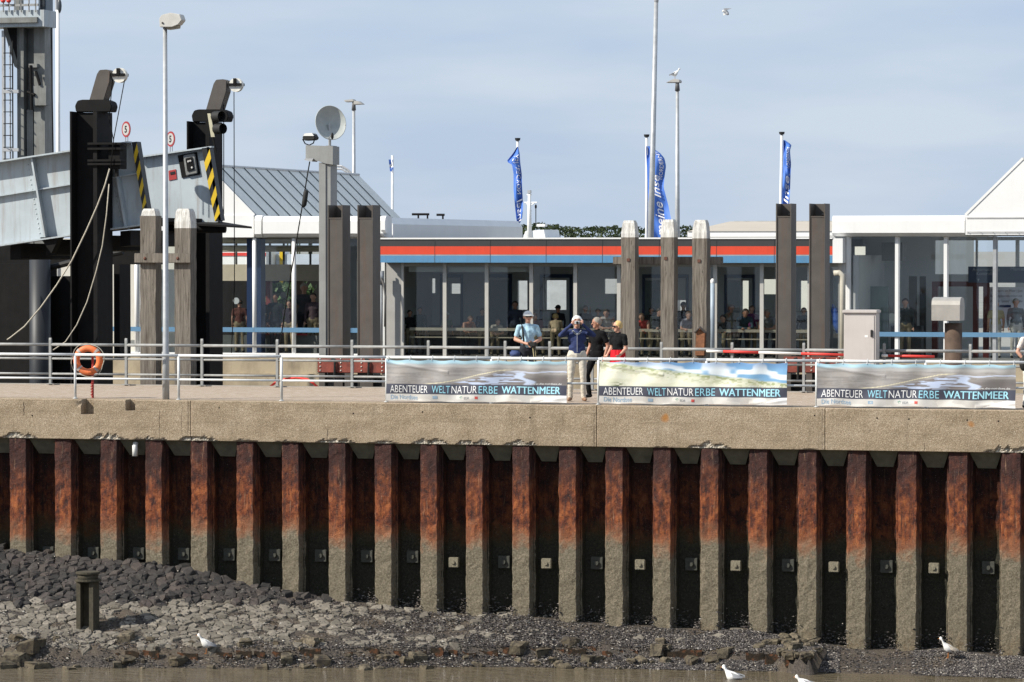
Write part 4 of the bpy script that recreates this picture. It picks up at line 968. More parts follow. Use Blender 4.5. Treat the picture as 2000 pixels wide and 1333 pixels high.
# speed signs
for x, y, v_, lb in ((246,253,13.5,'round speed sign with 5 above the near ramp girder'), (333,272,16.5,'round speed sign with 5 half hidden by the lamp post')):
    c0 = P(x, y, v_); sg = thing('speed_sign', lb, 'sign', c0-Vector((0, 0, .6)), 'round speed limit signs on the ramp')
    R = .20; yaw = Matrix.Rotation(math.radians(-36), 3, 'Z')
    def disc(r_, off, n=28, q=c0): return [q+yaw @ Vector((r_*math.cos(a), off, r_*math.sin(a))) for a in np.linspace(0, 2*math.pi, n, endpoint=False)]
    ex = yaw @ Vector((0, .015, 0))
    MB().prism(disc(R, 0), ex).build('rim', mat('sign_red', (.28,.03,.035), .5), sg); MB().prism(disc(R*.76, -.004), ex).build('face', flat('sign_white', (.40,.39,.38), .4), sg)
    mb = MB(); letter(mb, '5', lambda a, b: c0+yaw @ Vector((a, -.008, b)), -.055, .055, -.09, .09, .03); mb.build('numeral', BLK, sg)
    for k in (-.05, .05): MB().tube([c0+yaw @ Vector((k, .02, -.1)), c0+yaw @ Vector((k, .02, -.55))], .012, 6).build('post', GALV, sg)
# lift tower behind the ramp
VT = 24.0
tw = thing('lift_tower', 'grey steel ferry lift tower with ladder and platform at the left edge', 'tower', P(50, 690, VT))
def tb(x0, x1, y0, y1, v_, dep, name, m_=TOWERG, bev=0):
    a, b = P(x0, y0, v_), P(x1, y1, v_); return MB().box(a.x, b.x, v_, v_+dep, b.z, a.z).build(name, m_, tw, bevel=bev)
tb(33,48,45,700,VT,.5,'column'); tb(48,70,45,700,VT+.32,.5,'column', mat('tower_dark', (.13,.135,.13), .55, 0, .2, 2, streak=.3)); tb(66,89,48,700,VT+.06,.6,'column'); tb(52,66,215,700,VT+.10,.2,'channel')
tb(64,90,168,206,VT-.12,.3,'collar'); tb(56,72,125,132,VT-.1,.3,'collar'); tb(-60,86,22,52,VT-.5,.9,'platform', RAMPG); tb(-60,72,36,44,VT-.6,.1,'platform_edge')
tb(75,90,-40,21.5,VT-.3,.5,'cabin', mat('tower_cabin', (.10,.13,.16), .4)); tb(30,38,-40,22,VT-.2,.3,'column'); tb(78,87,-30,18,VT-.34,.03,'window', mat('dark_pane', (.03,.035,.04), .2))
for x in (5,16,27,40,55,68): tb(x,x+1.6,-20,24,VT-.58,.05,'rail_post', RAILG)
for y in (-2, 10): tb(-60,74,y,y+2,VT-.58,.05,'rail', RAILG)
for x in (6, 17): MB().ell(P(x, 2, VT-.62), (.07, .07, .06), 10, 6).build('lamp', mat('signal_red', (.62,.05,.04)), tw, True)
MB().prism([P(4,48,VT-.05), P(34,48,VT-.05), P(34,135,VT-.05), P(28,130,VT-.05)], (0, .25, 0)).build('gusset', TOWERG, tw); MB().prism([P(13,52,VT-.06), P(33,52,VT-.06), P(33,118,VT-.06)], (0, .008, 0)).build('gusset_opening', BLACKST, tw)
tb(3,8.5,60,330,VT-.3,.12,'ladder_rail', GALV); tb(23,25,80,330,VT-.3,.06,'ladder_rail', RUBBER); tb(18,20,90,330,VT-.3,.06,'ladder_rail', GALV)
for i in range(10): y = 104+i*23; MB().tube([P(6, y, VT-.27), P(15, y, VT-.45), P(23, y, VT-.27)], .014, 6).build('rung', BLACKST, tw)
for y in (176, 290): tb(5,36,y,y+6,VT-.35,.2,'ladder_bracket', GALV)
for a, b in (((60,128),(62,215)), ((70,140),(78,166)), ((54,180),(68,186))): MB().tube([P(*a, VT-.1), P(*b, VT-.15)], .045, 8).build('hydraulic_arm', BLACKST, tw)
rope('hoist_cable', [P(100, 54, VT), P(104, 318, VT)], .02, 'dark hoist cable right of the grey lift tower', BLACKST, 'cable')
o = thing('mast', 'slim white mast just right of the lift tower', 'mast', P(114, 690, VT+3)); MB().tube([P(115, 700, VT+3), P(112.5, 20, VT+3)], [.075, .06], 10).build('pole', WHITE, o, True); MB().ell(P(116, 12, VT+3), (.07, .07, .22), 10, 6).build('lamp', mat('dark_lamp', (.06,.07,.08), .4), o, True); MB().tube([P(111, 20, VT+3), P(111, -30, VT+3)], .05, 8).build('extension', GALV, o)

# ---- dish column
VD = 10.2
dc = thing('dish_column', 'grey steel box column with short cantilever arm', 'column', P(636, 700, VD)); DCM = mat('column_grey', (.25,.255,.25), .5, 0, .12, 2, streak=.25)
ua, ub = U(623, VD, 500), U(637, VD, 500); zt = Wz(640, 283, VD); zb0 = -6
MB().box(ua, U(636, VD, 500), VD, VD+.55, zb0, Wz(636, 318, VD)).build('shaft', DCM, dc); MB().box(U(636, VD, 500), U(645, VD, 500), VD+.03, VD+.53, zb0, zt-.02).build('shaft', DCM, dc)
pts = [(597,284),(650,286),(650,322),(636,320),(608,311),(597,311)]; MB().prism([P(x, y, VD-.03) for x, y in pts], (0, .50, 0)).build('arm', DCM, dc)
MB().prism([P(596,310,VD-.06), P(612,310,VD-.06), P(609,316,VD-.06), P(594,313,VD-.06)], (0, .4, 0)).build('foot_plate', GALV, dc)
fl = thing('floodlight', 'small floodlight on the arm of the dish column', 'lamp', P(603, 283, VD))
MB().prism([P(590,271,VD), P(593,262,VD), P(611,261,VD), P(616,270,VD), P(612,274,VD), P(594,275,VD)], (0, .3, 0)).build('housing', RUBBER, fl, bevel=.015); MB().prism([P(592,266,VD-.02), P(595,261,VD-.02), P(609,260,VD-.02), P(613,266,VD-.02)], (0, .32, 0)).build('lamp_glass', mat('lamp_milk', (.70,.70,.68), .3), fl)
MB().tube([P(591, 272, VD+.1), P(596, 281, VD+.1), P(604, 284, VD+.1), P(612, 280, VD+.1), P(615, 271, VD+.1)], .015, 6).build('bracket', BLACKST, fl)
di = thing('satellite_dish', 'round grey satellite dish on top of the grey column', 'dish', P(648, 284, VD+.2))
c0 = P(646, 240, VD+.1); R = .385; ax = Vector((.60, -.72, .26)).normalized(); tx = Vector((1, 0, 0)); tx = (tx-ax*tx.dot(ax)).normalized(); ty = ax.cross(tx)
if ty.z < 0: ty = -ty
t = NT('dish_paint'); t.set(.45, 0, .4); t.col(t.ramp(t.noise(4, 4), [(.3, (.30,.325,.32)), (.7, (.40,.42,.40))])); DISH = t.mat
mb = MB(); rr = list(np.linspace(0, 1, 10)); aa = list(np.linspace(0, 2*math.pi, 41))
mb.grid(lambda a, r_: c0+(tx*math.cos(a)*R+ty*math.sin(a)*R*1.10)*r_-ax*.17*(1-r_*r_), aa, rr); mb.grid(lambda a, r_: c0+(tx*math.cos(a)*R+ty*math.sin(a)*R*1.10)*r_-ax*(.17*(1-r_*r_)+.015), aa, rr, flip=True)
mb.tube([c0+(tx*math.cos(a)*R+ty*math.sin(a)*R*1.10)-ax*.006 for a in aa], .010, 6); mb.build('reflector', DISH, di, True)
e = c0-ty*R*1.02; MB().tube([e-ax*.05, P(649, 262, VD-.25)], .012, 6).build('feed_arm', GALV, di); MB().ell(P(649, 266, VD-.25), (.035, .05, .085), 10, 6).build('feed_horn', RUBBER, di, True); MB().tube([c0-ax*.12, P(644, 270, VD+.2), P(644, 287, VD+.25)], .035, 8).build('mount', GALV, di)
mb = MB()
pc_ = rope('hanging_cable', [P(605, 316, VD), P(600, 345, VD), P(590, 405, VD-.05), P(571, 520, VD-.1), P(556, 610, VD-.15), P(545, 690, VD-.2), P(538, 745, VD-.2)], .015, 'black cable with a weight hanging from the dish column arm', BLACKST, 'cable')
o = MB().tube([P(598.5, 372, VD-.02), P(597.5, 376, VD-.02), P(594, 400, VD-.02), P(592.5, 405, VD-.02)], [.03, .06, .06, .03], 10).build('weight', RUBBER, pc_, True)

# ================================================================== REAR HALLS
VH = 32.6
def wall_holes(u0, u1, z0, z1, v, th, holes, name, m_, par):
    us_ = sorted({u0, u1, *[h[0] for h in holes], *[h[1] for h in holes]}); 
    mb = MB()
    for a, b in zip(us_[:-1], us_[1:]):
        segs = [(h[2], h[3]) for h in holes if h[0] <= a+1e-6 and h[1] >= b-1e-6]; segs.sort(); z = z0
        for lo, hi in segs:
            if lo > z: mb.box(a, b, v, v+th, z, lo)
            z = max(z, hi)
        if z < z1: mb.box(a, b, v, v+th, z, z1)
    return mb.build(name, m_, par)
def X(x, v=VH): return U(x, v, 600)
def Z(y, x=1100, v=VH): return Wz(x, y, v)
# ---- striped hall in the middle
hall = thing('striped_hall', 'low waiting hall with black, red and blue stripes above its windows', 'building', (X(1150), VH, 0))
VS = VH-.52
u0, u1 = U(742, VS, 490), U(1626, VS, 490)
for y0, y1, m_, nm, pr in ((464.5,467.5,WHITE,'roof_edge',.03),(467.5,481.5,DKGREY,'fascia_band',0),(481.5,497.5,RED,'fascia_band',.004),(497.5,500,mat('grey_line', (.30,.30,.31), .5),'fascia_band',0),(500,513.5,BLUE,'fascia_band',.004)):
    zt, zb = Wz(1100, y0, VS), Wz(1100, y1, VS); MB().box(u0, u1, VS-pr, VS+.2, zb, zt).build(nm, m_, hall)
zt, zs = Wz(1100, 465, VS), Wz(1100, 513.5, VS)
for i in range(1, 8): uu_ = u0+(u1-u0)*i/8; MB().box(uu_-.006, uu_+.006, VS-.008, VS+.01, zs+.003, zt-.05).build('panel_joint', DKGREY, hall)
MB().box(u0+.02, u1-.02, VS+.2, VH+12, zt-.25, zt-.03).build('roof', mat('roof_felt', (.10,.10,.10), .9), hall)
MB().box(u0+.02, u1-.02, VS+.2, VH+.1, zs+.02, zs+.06).build('soffit', DKGREY, hall); MB().box(u0+.02, u1-.02, VH+.1, VH+6, zs+.02, zs+.06).build('ceiling', WHITE, hall)
a, b = U(1626, VS, 490), U(1646, VS, 490); MB().box(a+.004, b, VS-.01, VS+.9, Wz(1636, 514, VS), Wz(1636, 466, VS)).build('end_panel', WHITE, hall)
mull = [786,868,950,1037,1123,1208,1302,1396,1487,1580,1640]; zg = zs+.02
MB().box(X(755), X(786)-.04, VH-.02, VH+.25, 0, zg).build('pier', mat('pier_grey', (.33,.325,.31), .7, 0, .1, 2), hall)
for i, x in enumerate(mull): 
    w = .075 if i else .05
    MB().box(X(x)-w/2, X(x)+w, VH-.05, VH+.06, 0, zg).build('mullion', ALU, hall)
MB().box(X(786), X(1640), VH-.03, VH+.05, zg-.14, zg-.005).build('transom', mat('transom_grey', (.36,.355,.33), .6), hall)
for a, b in zip(mull[:-1], mull[1:]):
    MB().box(X(a)+.08, X(b)-.04, VH, VH+.012, .05, zg-.14).build('pane', GLASS, hall)
for a, b in ((790,868),(868,950),(950,1037)):
    MB().box(X(a)+.10, X(b)-.06, VH+.10, VH+.16, Z(532), zg-.15).build('blind_box', CREAM, hall)
# interior
vi = VH+5
def zi(y): return Wz(1150, y, vi)
def xi(x): return U(x, vi, 590)
holes = [(xi(1066), xi(1106), zi(606), zi(548)), (xi(1112), xi(1117), zi(606), zi(548)), (xi(1267), xi(1281), zi(600), zi(586)), (xi(1320), xi(1342), zi(607), zi(586)), (xi(1449), xi(1462), zi(606), zi(548)), (xi(1563), xi(1581), zi(606), zi(548)), (xi(1010), xi(1030), zi(606), zi(549)), (xi(880), xi(900), zi(575), zi(555)), (xi(1180), xi(1240), zi(574), zi(545)), (xi(1490), xi(1550), zi(574), zi(545)), (xi(800), xi(850), zi(574), zi(545))]  # several of these openings are added to let more light into the hall
wall_holes(X(742), X(1640)+.5, 0, zg+.2, vi, .15, holes, 'back_wall', GREYWALL, hall)
MB().box(X(742), X(742)+.15, VH, vi, 0, zg+.2).build('side_wall', GREYWALL, hall); MB().box(X(1640)+.4, X(1640)+.55, VH, vi, 0, zg+.2).build('side_wall', GREYWALL, hall)
for x0, x1 in ((950,1000),(1055,1118),(1255,1345),(1415,1475),(860,905)):
    for (a, b, c_, d_) in ((x0,x0+5,542,700),(x1-5,x1,542,700),(x0,x1,536,543)): MB().box(xi(a), xi(b), vi-.05, vi-.002, max(0, zi(d_)), zi(c_)).build('door_frame', DKBLUE, hall)
for x0, x1 in ((955,995),(1260,1300),(1305,1316),(1420,1446)): MB().box(xi(x0), xi(x1), vi-.03, vi-.003, 0, zi(548)).build('door_leaf', mat('grey_green_glass', (.10,.14,.14), .25), hall)
for y, hh in ((645, .085), (661, .035)):
    MB().box(X(800, VH+.14), X(1590, VH+.14), VH+.14, VH+.2, Wz(1150, y, VH+.14)-hh/2, Wz(1150, y, VH+.14)+hh/2).build('handrail', mat('beech_rail', (.45,.38,.29), .5), hall)
MB().box(X(790), X(1030), VH+2.5, VH+2.9, 0, .85).build('counter', mat('dark_counter', (.04,.045,.05), .5), hall)
# downpipes
dp = thing('downpipe', 'pale drainpipe with hopper at the left end of the striped hall', 'pipe', (X(750), VH-.3, 0)); MB().tube([(X(751), VH-.35, 0), (X(751), VH-.35, Z(555))], .055, 10).build('pipe', GALV, dp, True); MB().tube([(X(751), VH-.35, Z(555)), (X(751), VH-.35, Z(530))], .10, 12).build('hopper', GALV, dp, True)
MB().tube([(X(746), VH-.4, Z(515)), (X(748), VH-.4, Z(535)), (X(757), VH-.42, Z(553)), (X(761), VH-.42, Z(580)), (X(760), VH-.42, Z(640))], .035, 8).build('hose', mat('grey_hose', (.13,.125,.12), .6), dp, True)
dp = thing('downpipe', 'pale blue grey drainpipe right of the three timber posts', 'pipe', (X(1396), VH-.25, 0)); MB().tube([(X(1396), VH-.3, 0), (X(1396), VH-.3, Z(549))], .065, 10).build('pipe', mat('blue_grey_pipe', (.30,.36,.42), .5), dp, True); MB().ell((X(1396), VH-.3, Z(550)), (.072, .072, .1), 10, 6).build('cap', WHITE, dp, True)
dp = thing('downpipe', 'cream drainpipe with bend at the right pavilion corner', 'pipe', (X(1650), VH-.3, 0)); MB().tube([(X(1633), VH-.35, Z(533)), (X(1643), VH-.35, Z(532)), (X(1650), VH-.35, Z(537)), (X(1650), VH-.35, Z(550)), (X(1650), VH-.35, 0)], .085, 10).build('pipe', mat('cream_pipe', (.48,.45,.38), .5), dp, True)

# ---- gabled pavilions
def gable(par, xl, xa, xr, ya, ye, yb, v, depth, roof_px=None):
    """white gable front: eaves at xl / xr, apex at xa"""
    L_, A_, R_ = P(xl, ye, v), P(xa, ya, v), P(xr, ye, v); zb = Wz(xa, yb, v)
    MB().prism([(L_.x, v, L_.z), (A_.x, v, A_.z), (R_.x, v, R_.z)], (0, .15, 0)).build('gable_panel', WHITE, par)
    MB().box(L_.x, R_.x, v-.03, v+.18, zb, L_.z-.004).build('gable_band', WHITE, par)
    for (p, q) in ((L_, A_), (A_, R_)):
        d = (q-p).normalized(); n_ = Vector((-d.z, 0, d.x))
        MB().prism([p-n_*.02+Vector((0, -.02, 0)), q-n_*.02+Vector((0, -.02, 0)), q+n_*.05+Vector((0, -.02, 0)), p+n_*.05+Vector((0, -.02, 0))], (0, .05, 0)).build('verge_trim', WHITE, par)
    n = 14; RM = mat('zinc_roof', (.63,.64,.60), .55, 0, .08, 1.2)
    for (E_, sgn) in ((R_, 1), (L_, -1)):
        for i in range(n):
            y0 = v+.17+depth*i/n; y1 = v+.17+depth*(i+1)/n
            q = [(A_.x, y0, A_.z), (A_.x, y1, A_.z), (E_.x, y1, E_.z), (E_.x, y0, E_.z)]
            MB().prism(q, (0, 0, -.05)).build('roof_panel', RM, par)
            d = Vector((E_.x-A_.x, 0, E_.z-A_.z)).normalized(); nn = Vector((d.z*-1, 0, d.x)) if sgn > 0 else Vector((d.z, 0, -d.x))
            if nn.z < 0: nn = -nn
            MB().prism([Vector((A_.x, y0-.012, A_.z)), Vector((A_.x, y0+.012, A_.z)), Vector((E_.x, y0+.012, E_.z)), Vector((E_.x, y0-.012, E_.z))], nn*.03).build('roof_seam', mat('seam_zinc', (.10,.115,.12), .4), par)
    MB().tube([(A_.x, v+.1, A_.z), (A_.x, v+depth+.2, A_.z)], .05, 8).build('ridge', GALV, par)
    return L_, A_, R_, zb
pl = thing('glass_pavilion', 'glazed boarding pavilion with white gable and zinc roof behind the ramp', 'building', (X(420), VH, 0))
Lg, Ag, Rg, zbg = gable(pl, 305, 401, 496, 323, 421, 464, VH-.1, 15)
def fascia(par, x0, x1, yt, yb, v, dep=.9, name='fascia'):
    a, b = U(x0, v, 440), U(x1, v, 440); zt, zb = Wz(x0, yt, v), Wz(x0, yb, v); h = zt-zb
    pr = [(v, zb+.10), (v, zt-.15), (v+.05, zt-.05), (v+.15, zt), (v+dep, zt), (v+dep, zb), (v+.12, zb)]
    return MB().prism([(a, y, z) for y, z in pr], (b-a, 0, 0)).build(name, WHITE, par)
fascia(pl, 513, 748, 423, 463, VH-.25); fascia(pl, 497, 510, 421, 464, VH-.22, name='fascia_end'); fascia(pl, 744, 752, 422, 456, VH-.32, .5, 'fascia_end')
# long eaves canopy running inland
a = P(752, 425, VH+.4)
CL = next(d for d in np.arange(2, 40, .1) if U(1020, VH+1.2+d, 440) <= a.x)
MB().prism([(a.x, VH+1.2, a.z-.62), (a.x, VH+1.2, a.z-.2), (a.x-.16, VH+1.2, a.z), (a.x-1.5, VH+1.2, a.z), (a.x-1.5, VH+1.2, a.z-.62)], (0, CL, 0)).build('canopy', WHITE, pl)
zc = Z(466, 500)
cols_ = [267,497,574,651,738]
for x in cols_: MB().tube([(X(x), VH, 0), (X(x), VH, zc)], .065, 12).build('column', WHITE, pl, True)
for a, b in zip(cols_[:-1], cols_[1:]): 
    if a > 400: MB().box(X(a)+.08, X(b)-.08, VH+.0, VH+.012, .05, zc-.02).build('pane', GLASS2, pl)
MB().box(X(300), X(480), VH+.0, VH+.012, .05, zc-.02).build('pane', GLASS2, pl)
MB().box(X(100), X(262), VH+.3, VH+.45, 0, zc).build('wall_panel', CREAM, pl); MB().box(X(272), X(340), VH+1.2, VH+1.3, 0, zc).build('wall_panel', CREAM, pl)
for a, b in ((220,497),(498,740)): MB().box(X(a), X(b), VH-.07, VH-.03, Z(649, 500), Z(640, 500)).build('guard_strip', STRIP, pl)
MB().box(X(225), X(740), VH-.10, VH+.3, -.02, .04).build('sill', WHITE, pl)
for y, r_ in ((470, .10), (486, .10)): MB().tube([(X(380, VH+2), VH+2, Wz(500, y, VH+2)), (X(640, VH+2), VH+2, Wz(500, y, VH+2))], r_, 12).build('duct', mat('cream_duct', (.50,.46,.36), .5), pl, True)
MB().box(X(400, VH+4), X(660, VH+4), VH+4, VH+4.3, Wz(500, 549, VH+4), Wz(500, 517, VH+4)).build('cross_beam', mat('tan_beam', (.42,.37,.29), .6), pl)
MB().box(X(482, VH+.6), X(510, VH+.6), VH+.6, VH+1.0, 0, zc).build('inner_column', DKBLUE, pl); MB().box(X(519, VH+3), X(528, VH+3), VH+3, VH+3.2, 0, Wz(500, 550, VH+3)).build('inner_column', DKRED, pl); MB().box(X(578, VH+3.4), X(590, VH+3.4), VH+3.4, VH+3.6, 0, Wz(500, 550, VH+3)).build('inner_column', mat('brown_column', (.10,.06,.04), .6), pl)
for x in (455, 521, 548, 600): MB().box(X(x, VH+4.1), X(x+3, VH+4.1), VH+4.31, VH+4.38, Wz(500, 517, VH+4), zc).build('glazing_bar', DKGREY, pl)
MB().box(X(510, VH+1.2), X(600, VH+1.2), VH+1.2, VH+1.25, Wz(500, 655, VH+1.2), Wz(500, 651, VH+1.2)).build('red_rail', mat('sign_red', (.42,.03,.035)), pl)
MB().box(X(400), X(640), VH+1.3, VH+1.35, 0, .55).build('inner_panel', mat('dim_panel', (.12,.125,.12), .6), pl)
for x, y, m_ in ((461, 588, flat('round_white', (.8,.8,.8))), (553, 577, BLK)):
    p = P(x, y, VH+.03); MB().tube([(p.x, VH+.03, p.z), (p.x, VH+.05, p.z)], .10, 18).build('round_sticker', m_, pl)
MB().box(X(652), X(740), VH+.4, VH+.5, 0, zc).build('wall_panel', mat('shade_panel', (.16,.16,.16), .6), pl)
MB().box(X(400), X(742), VH+.1, VH+6, zc+.02, zc+.12).build('ceiling', GREYWALL, pl)

# ---- right pavilion
pr_ = thing('glass_pavilion', 'glazed ticket pavilion with white gable at the right edge', 'building', (X(1850), VH, 0))
gable(pr_, 1886, 1999, 2112, 310, 421, 459, VH-.35, 9)
fascia(pr_, 1625, 1884, 422, 462, VH-.30, 6.0); zc2 = Wz(1800, 462, VH)
a, b = U(1888, VH-.4, 440), U(2100, VH-.4, 440)
for y0, y1 in ((424,427),(452,455)): MB().box(a, b, VH-.40, VH-.385, Wz(1900, y1, VH-.4), Wz(1900, y0, VH-.4)).build('panel_trim', mat('trim_grey', (.52,.52,.52), .5), pr_)
for i in range(10): p = P(1892+i*24, 455, VH-.41); MB().ell(p, (.012, .01, .012), 6, 4).build('rivet', DKGREY, pr_)
c2 = [1657,1752,1847,1943,2042]
for x in c2: MB().box(X(x)-.055, X(x)+.045, VH-.05, VH+.05, 0, zc2).box(X(x)+.047, X(x)+.075, VH-.03, VH+.08, 0, zc2-.01).build('mullion', WHITE if x != 1943 else GALV, pr_)
for a, b in zip(c2[:-1], c2[1:]): MB().box(X(a)+.08, X(b)-.06, VH, VH+.012, .05, zc2-.01).build('pane', GLASS2, pr_)
MB().box(X(1626), X(1657)-.06, VH-.02, VH+.1, Z(533, 1640), zc2).build('wall_panel', mat('pale_wall_panel', (.55,.56,.56), .5), pr_)
MB().box(X(1628), X(1648), VH-.06, VH-.021, Z(690, 1640), Z(536, 1640)).build('side_window', GLASS2, pr_); MB().box(X(1648), X(1657)-.06, VH-.02, VH+.1, 0, Z(533, 1640)-.003).build('wall_panel', WHITE, pr_)
for a, b in ((1657,1850),(1850,2042)): MB().box(X(a), X(b), VH-.10, VH-.06, Z(658, 1800), Z(649, 1800)).build('guard_strip', STRIP, pr_)
vi2 = VH+4.5
def xj(x, v=vi2): return U(x, v, 600)
def zj(y, v=vi2): return Wz(1800, y, v)
wall_holes(xj(1640), xj(2060), 0, zc2, vi2, .12, [(xj(1826), xj(1905), zj(536), zj(470)), (xj(1909), xj(1983), zj(700), zj(470)), (xj(1990), xj(2055), zj(525), zj(470)), (xj(1668), xj(1690), zj(515), zj(475))], 'back_wall', GREYWALL, pr_)
MB().box(xj(1640), xj(2060), VH+.1, vi2, zc2+.02, zc2+.1).build('ceiling', GREYWALL, pr_)
MB().box(X(1668, VH+2), X(1735, VH+2), VH+2, VH+2.05, 0, zj(560, VH+2)).build('inner_partition', mat('teal_partition', (.20,.26,.25), .3), pr_)
MB().box(X(1661, VH+1.9), X(1680, VH+1.9), VH+1.9, VH+1.95, 0, zj(558, VH+1.9)).build('inner_door', WHITE, pr_)
MB().box(X(1722, VH+2.2), X(1762, VH+2.2), VH+2.2, VH+2.8, zj(510, VH+2.2), zj(474, VH+2.2)).build('air_unit', mat('unit_grey', (.17,.17,.165), .6), pr_)
for x0, x1, y0 in ((1820,1831,550),(1900,1910,555),(1920,1931,555)): MB().box(X(x0, VH+2.4), X(x1, VH+2.4), VH+2.4, VH+2.6, 0, zj(y0, VH+2.4)).build('gate_frame', DKRED, pr_)
MB().box(X(1820, VH+2.4), X(1931, VH+2.4), VH+2.42, VH+2.58, zj(560, VH+2.4), zj(550, VH+2.4)).build('gate_lintel', DKRED, pr_)
for x0, x1 in ((1775,1790),(1796,1808)): MB().box(X(x0, VH+3), X(x1, VH+3), VH+3, VH+3.1, 0, zj(540, VH+3)).build('inner_frame', mat('dark_frame', (.06,.055,.05), .5), pr_)
MB().box(X(1737, VH+1.4), X(1772, VH+1.4), VH+1.4, VH+1.6, zj(632, VH+1.4), zj(613, VH+1.4)).build('ticket_desk', mat('desk_white', (.7,.7,.62), .5), pr_); MB().box(X(1740, VH+1.5), X(1800, VH+1.5), VH+1.5, VH+1.9, 0, zj(637, VH+1.5)).build('desk_base', DKGREY, pr_)
sb = thing('hanging_sign', 'dark blue hanging sign over the ticket gates inside the right pavilion', 'sign', P(1945, 520, VH+1.6)); vs3 = VH+1.6
a, b = P(1891, 521, vs3), P(2060, 553, vs3); MB().box(a.x, b.x, vs3, vs3+.06, b.z, a.z).build('board', mat('sign_navy', (.035,.05,.09), .4), sb)
fnS = lambda x, y: P(x, y, vs3-.004)
for tx_, x0, x1, y0, y1 in (('Automatische', 1899, 1952, 530, 523), ('Kontrolle', 1907, 1942, 538, 531), ('Manuelle', 1974, 2010, 529, 522)):
    mb = MB(); letter(mb, tx_, fnS, x0, x1, y0, y1); mb.build('lettering', flat('sign_grey_text', (.30,.33,.36)), sb)
mb = MB().prism([P(1909, 545, vs3-.004), P(1913, 545, vs3-.004), P(1911, 551, vs3-.004)], (0, -.002, 0)).build('arrow', flat('sign_grey_text', (.30,.33,.36)), sb)
po = thing('programme_board', 'white programme poster with rows of dates inside the right pavilion', 'poster', P(1965, 630, vi2-.3)); vp = VH+3.0
a, b = P(1931, 561, vp), P(2000, 625, vp); MB().box(a.x, b.x, vp, vp+.03, b.z, a.z).build('board', flat('poster_white', (.72,.72,.78)), po)
for i, tx_ in enumerate(('17. Konzert am Meer | Juni', '20. Symphoniekonzert mit', '25. "Insel Spezial" | Jonas Bo', '27. Symphoniekonzert')):
    mb = MB(); y = 567+i*10; letter(mb, tx_, lambda x, yy: P(x, yy, vp-.004), 1933, 1997 if i < 3 else 1975, y+5, y-1); mb.build('lettering', flat('poster_ink', (.12,.12,.16)), po)
a, b = P(1952, 596, vp), P(1974, 601, vp); MB().box(a.x, b.x, vp-.006, vp-.001, b.z, a.z).build('panel', DKBLUE, po)

# ================================================================== BACKGROUND
# wood on the horizon
t = NT('far_pine'); t.set(.9, 0, .1); g = t.n('ShaderNodeNewGeometry'); t.col(t.ramp(g.outputs['Random Per Island'], [(0, (.018,.026,.014)), (.6, (.040,.058,.026)), (1, (.075,.09,.042))])); PINE = t.mat
VW = 640.; mb = MB(); r = np.random.default_rng(5)
clumps = []
x = 560.
while x < 1700:
    edge = 437+6*abs(math.sin(x*.021))+5*vnoise(x*.06, 1, 3)+ (6 if x > 1180 else 0)
    clumps.append((x+r.uniform(-3, 3), edge+r.uniform(0, 7), r.uniform(5, 9))); clumps.append((x+r.uniform(-6, 6), edge+r.uniform(10, 24), r.uniform(7, 11))); x += r.uniform(5, 9)
pxm = (P(1001, 450, VW)-P(1000, 450, VW)).x
for cx, cy, rad in clumps:
    c0 = P(cx, cy, VW+r.uniform(-25, 25))
    for _ in range(70):
        d = r.normal(0, 1, 3); d = d/np.linalg.norm(d)*rad*pxm*r.uniform(.55, 1.0)*np.array([1.2, 1.2, .75]); s_ = r.uniform(.10, .28)
        q = Vector(c0)+Vector(d); e1 = Vector(r.normal(0, 1, 3)).normalized()*s_; e2 = e1.cross(Vector(r.normal(0, 1, 3)).normalized()).normalized()*s_*.8
        mb.add([q-e1, q+e2, q+e1, q-e2], [(0, 1, 2, 3)])
for i in range(0, len(clumps), 3):
    c0 = P(clumps[i][0], clumps[i][1], VW); mb.tube([(c0.x, VW, -.1), (c0.x, VW, c0.z)], .16, 5)
o = stuff(mb.build('wood', PINE)); tag(o, 'dark line of far pine trees on the horizon behind the striped hall', 'trees')
# far beige building right of the middle
fb_ = thing('warehouse', 'long beige warehouse roofline behind the striped hall', 'building', P(1450, 690, 75)); V = 75
a, b = P(1388, 430, V), P(1530, 430, V); zt = Wz(1450, 430, V); ze = Wz(1450, 447, V)
MB().box(U(1345, V), U(1760, V), V, V+20, 0, Wz(1450, 452, V)).build('wall', CREAM, fb_); MB().box(U(1345, V), U(1760, V), V-.25, V-.01, Wz(1450, 463, V), Wz(1450, 452, V)).build('gutter_band', WHITE, fb_)
MB().prism([(U(1345, V), V-.3, Wz(1450, 452, V)), (U(1345, V), V+8, Wz(1450, 430, V)), (U(1345, V), V+20, Wz(1450, 452, V))], (U(1760, V)-U(1345, V), 0, 0)).build('roof', mat('beige_roof', (.42,.375,.31), .8, 0, .06, .5), fb_)
MB().box(U(1355, V), U(1770, V), V+7.8, V+8.2, Wz(1450, 431, V), Wz(1450, 429, V)).build('ridge', GALV, fb_)
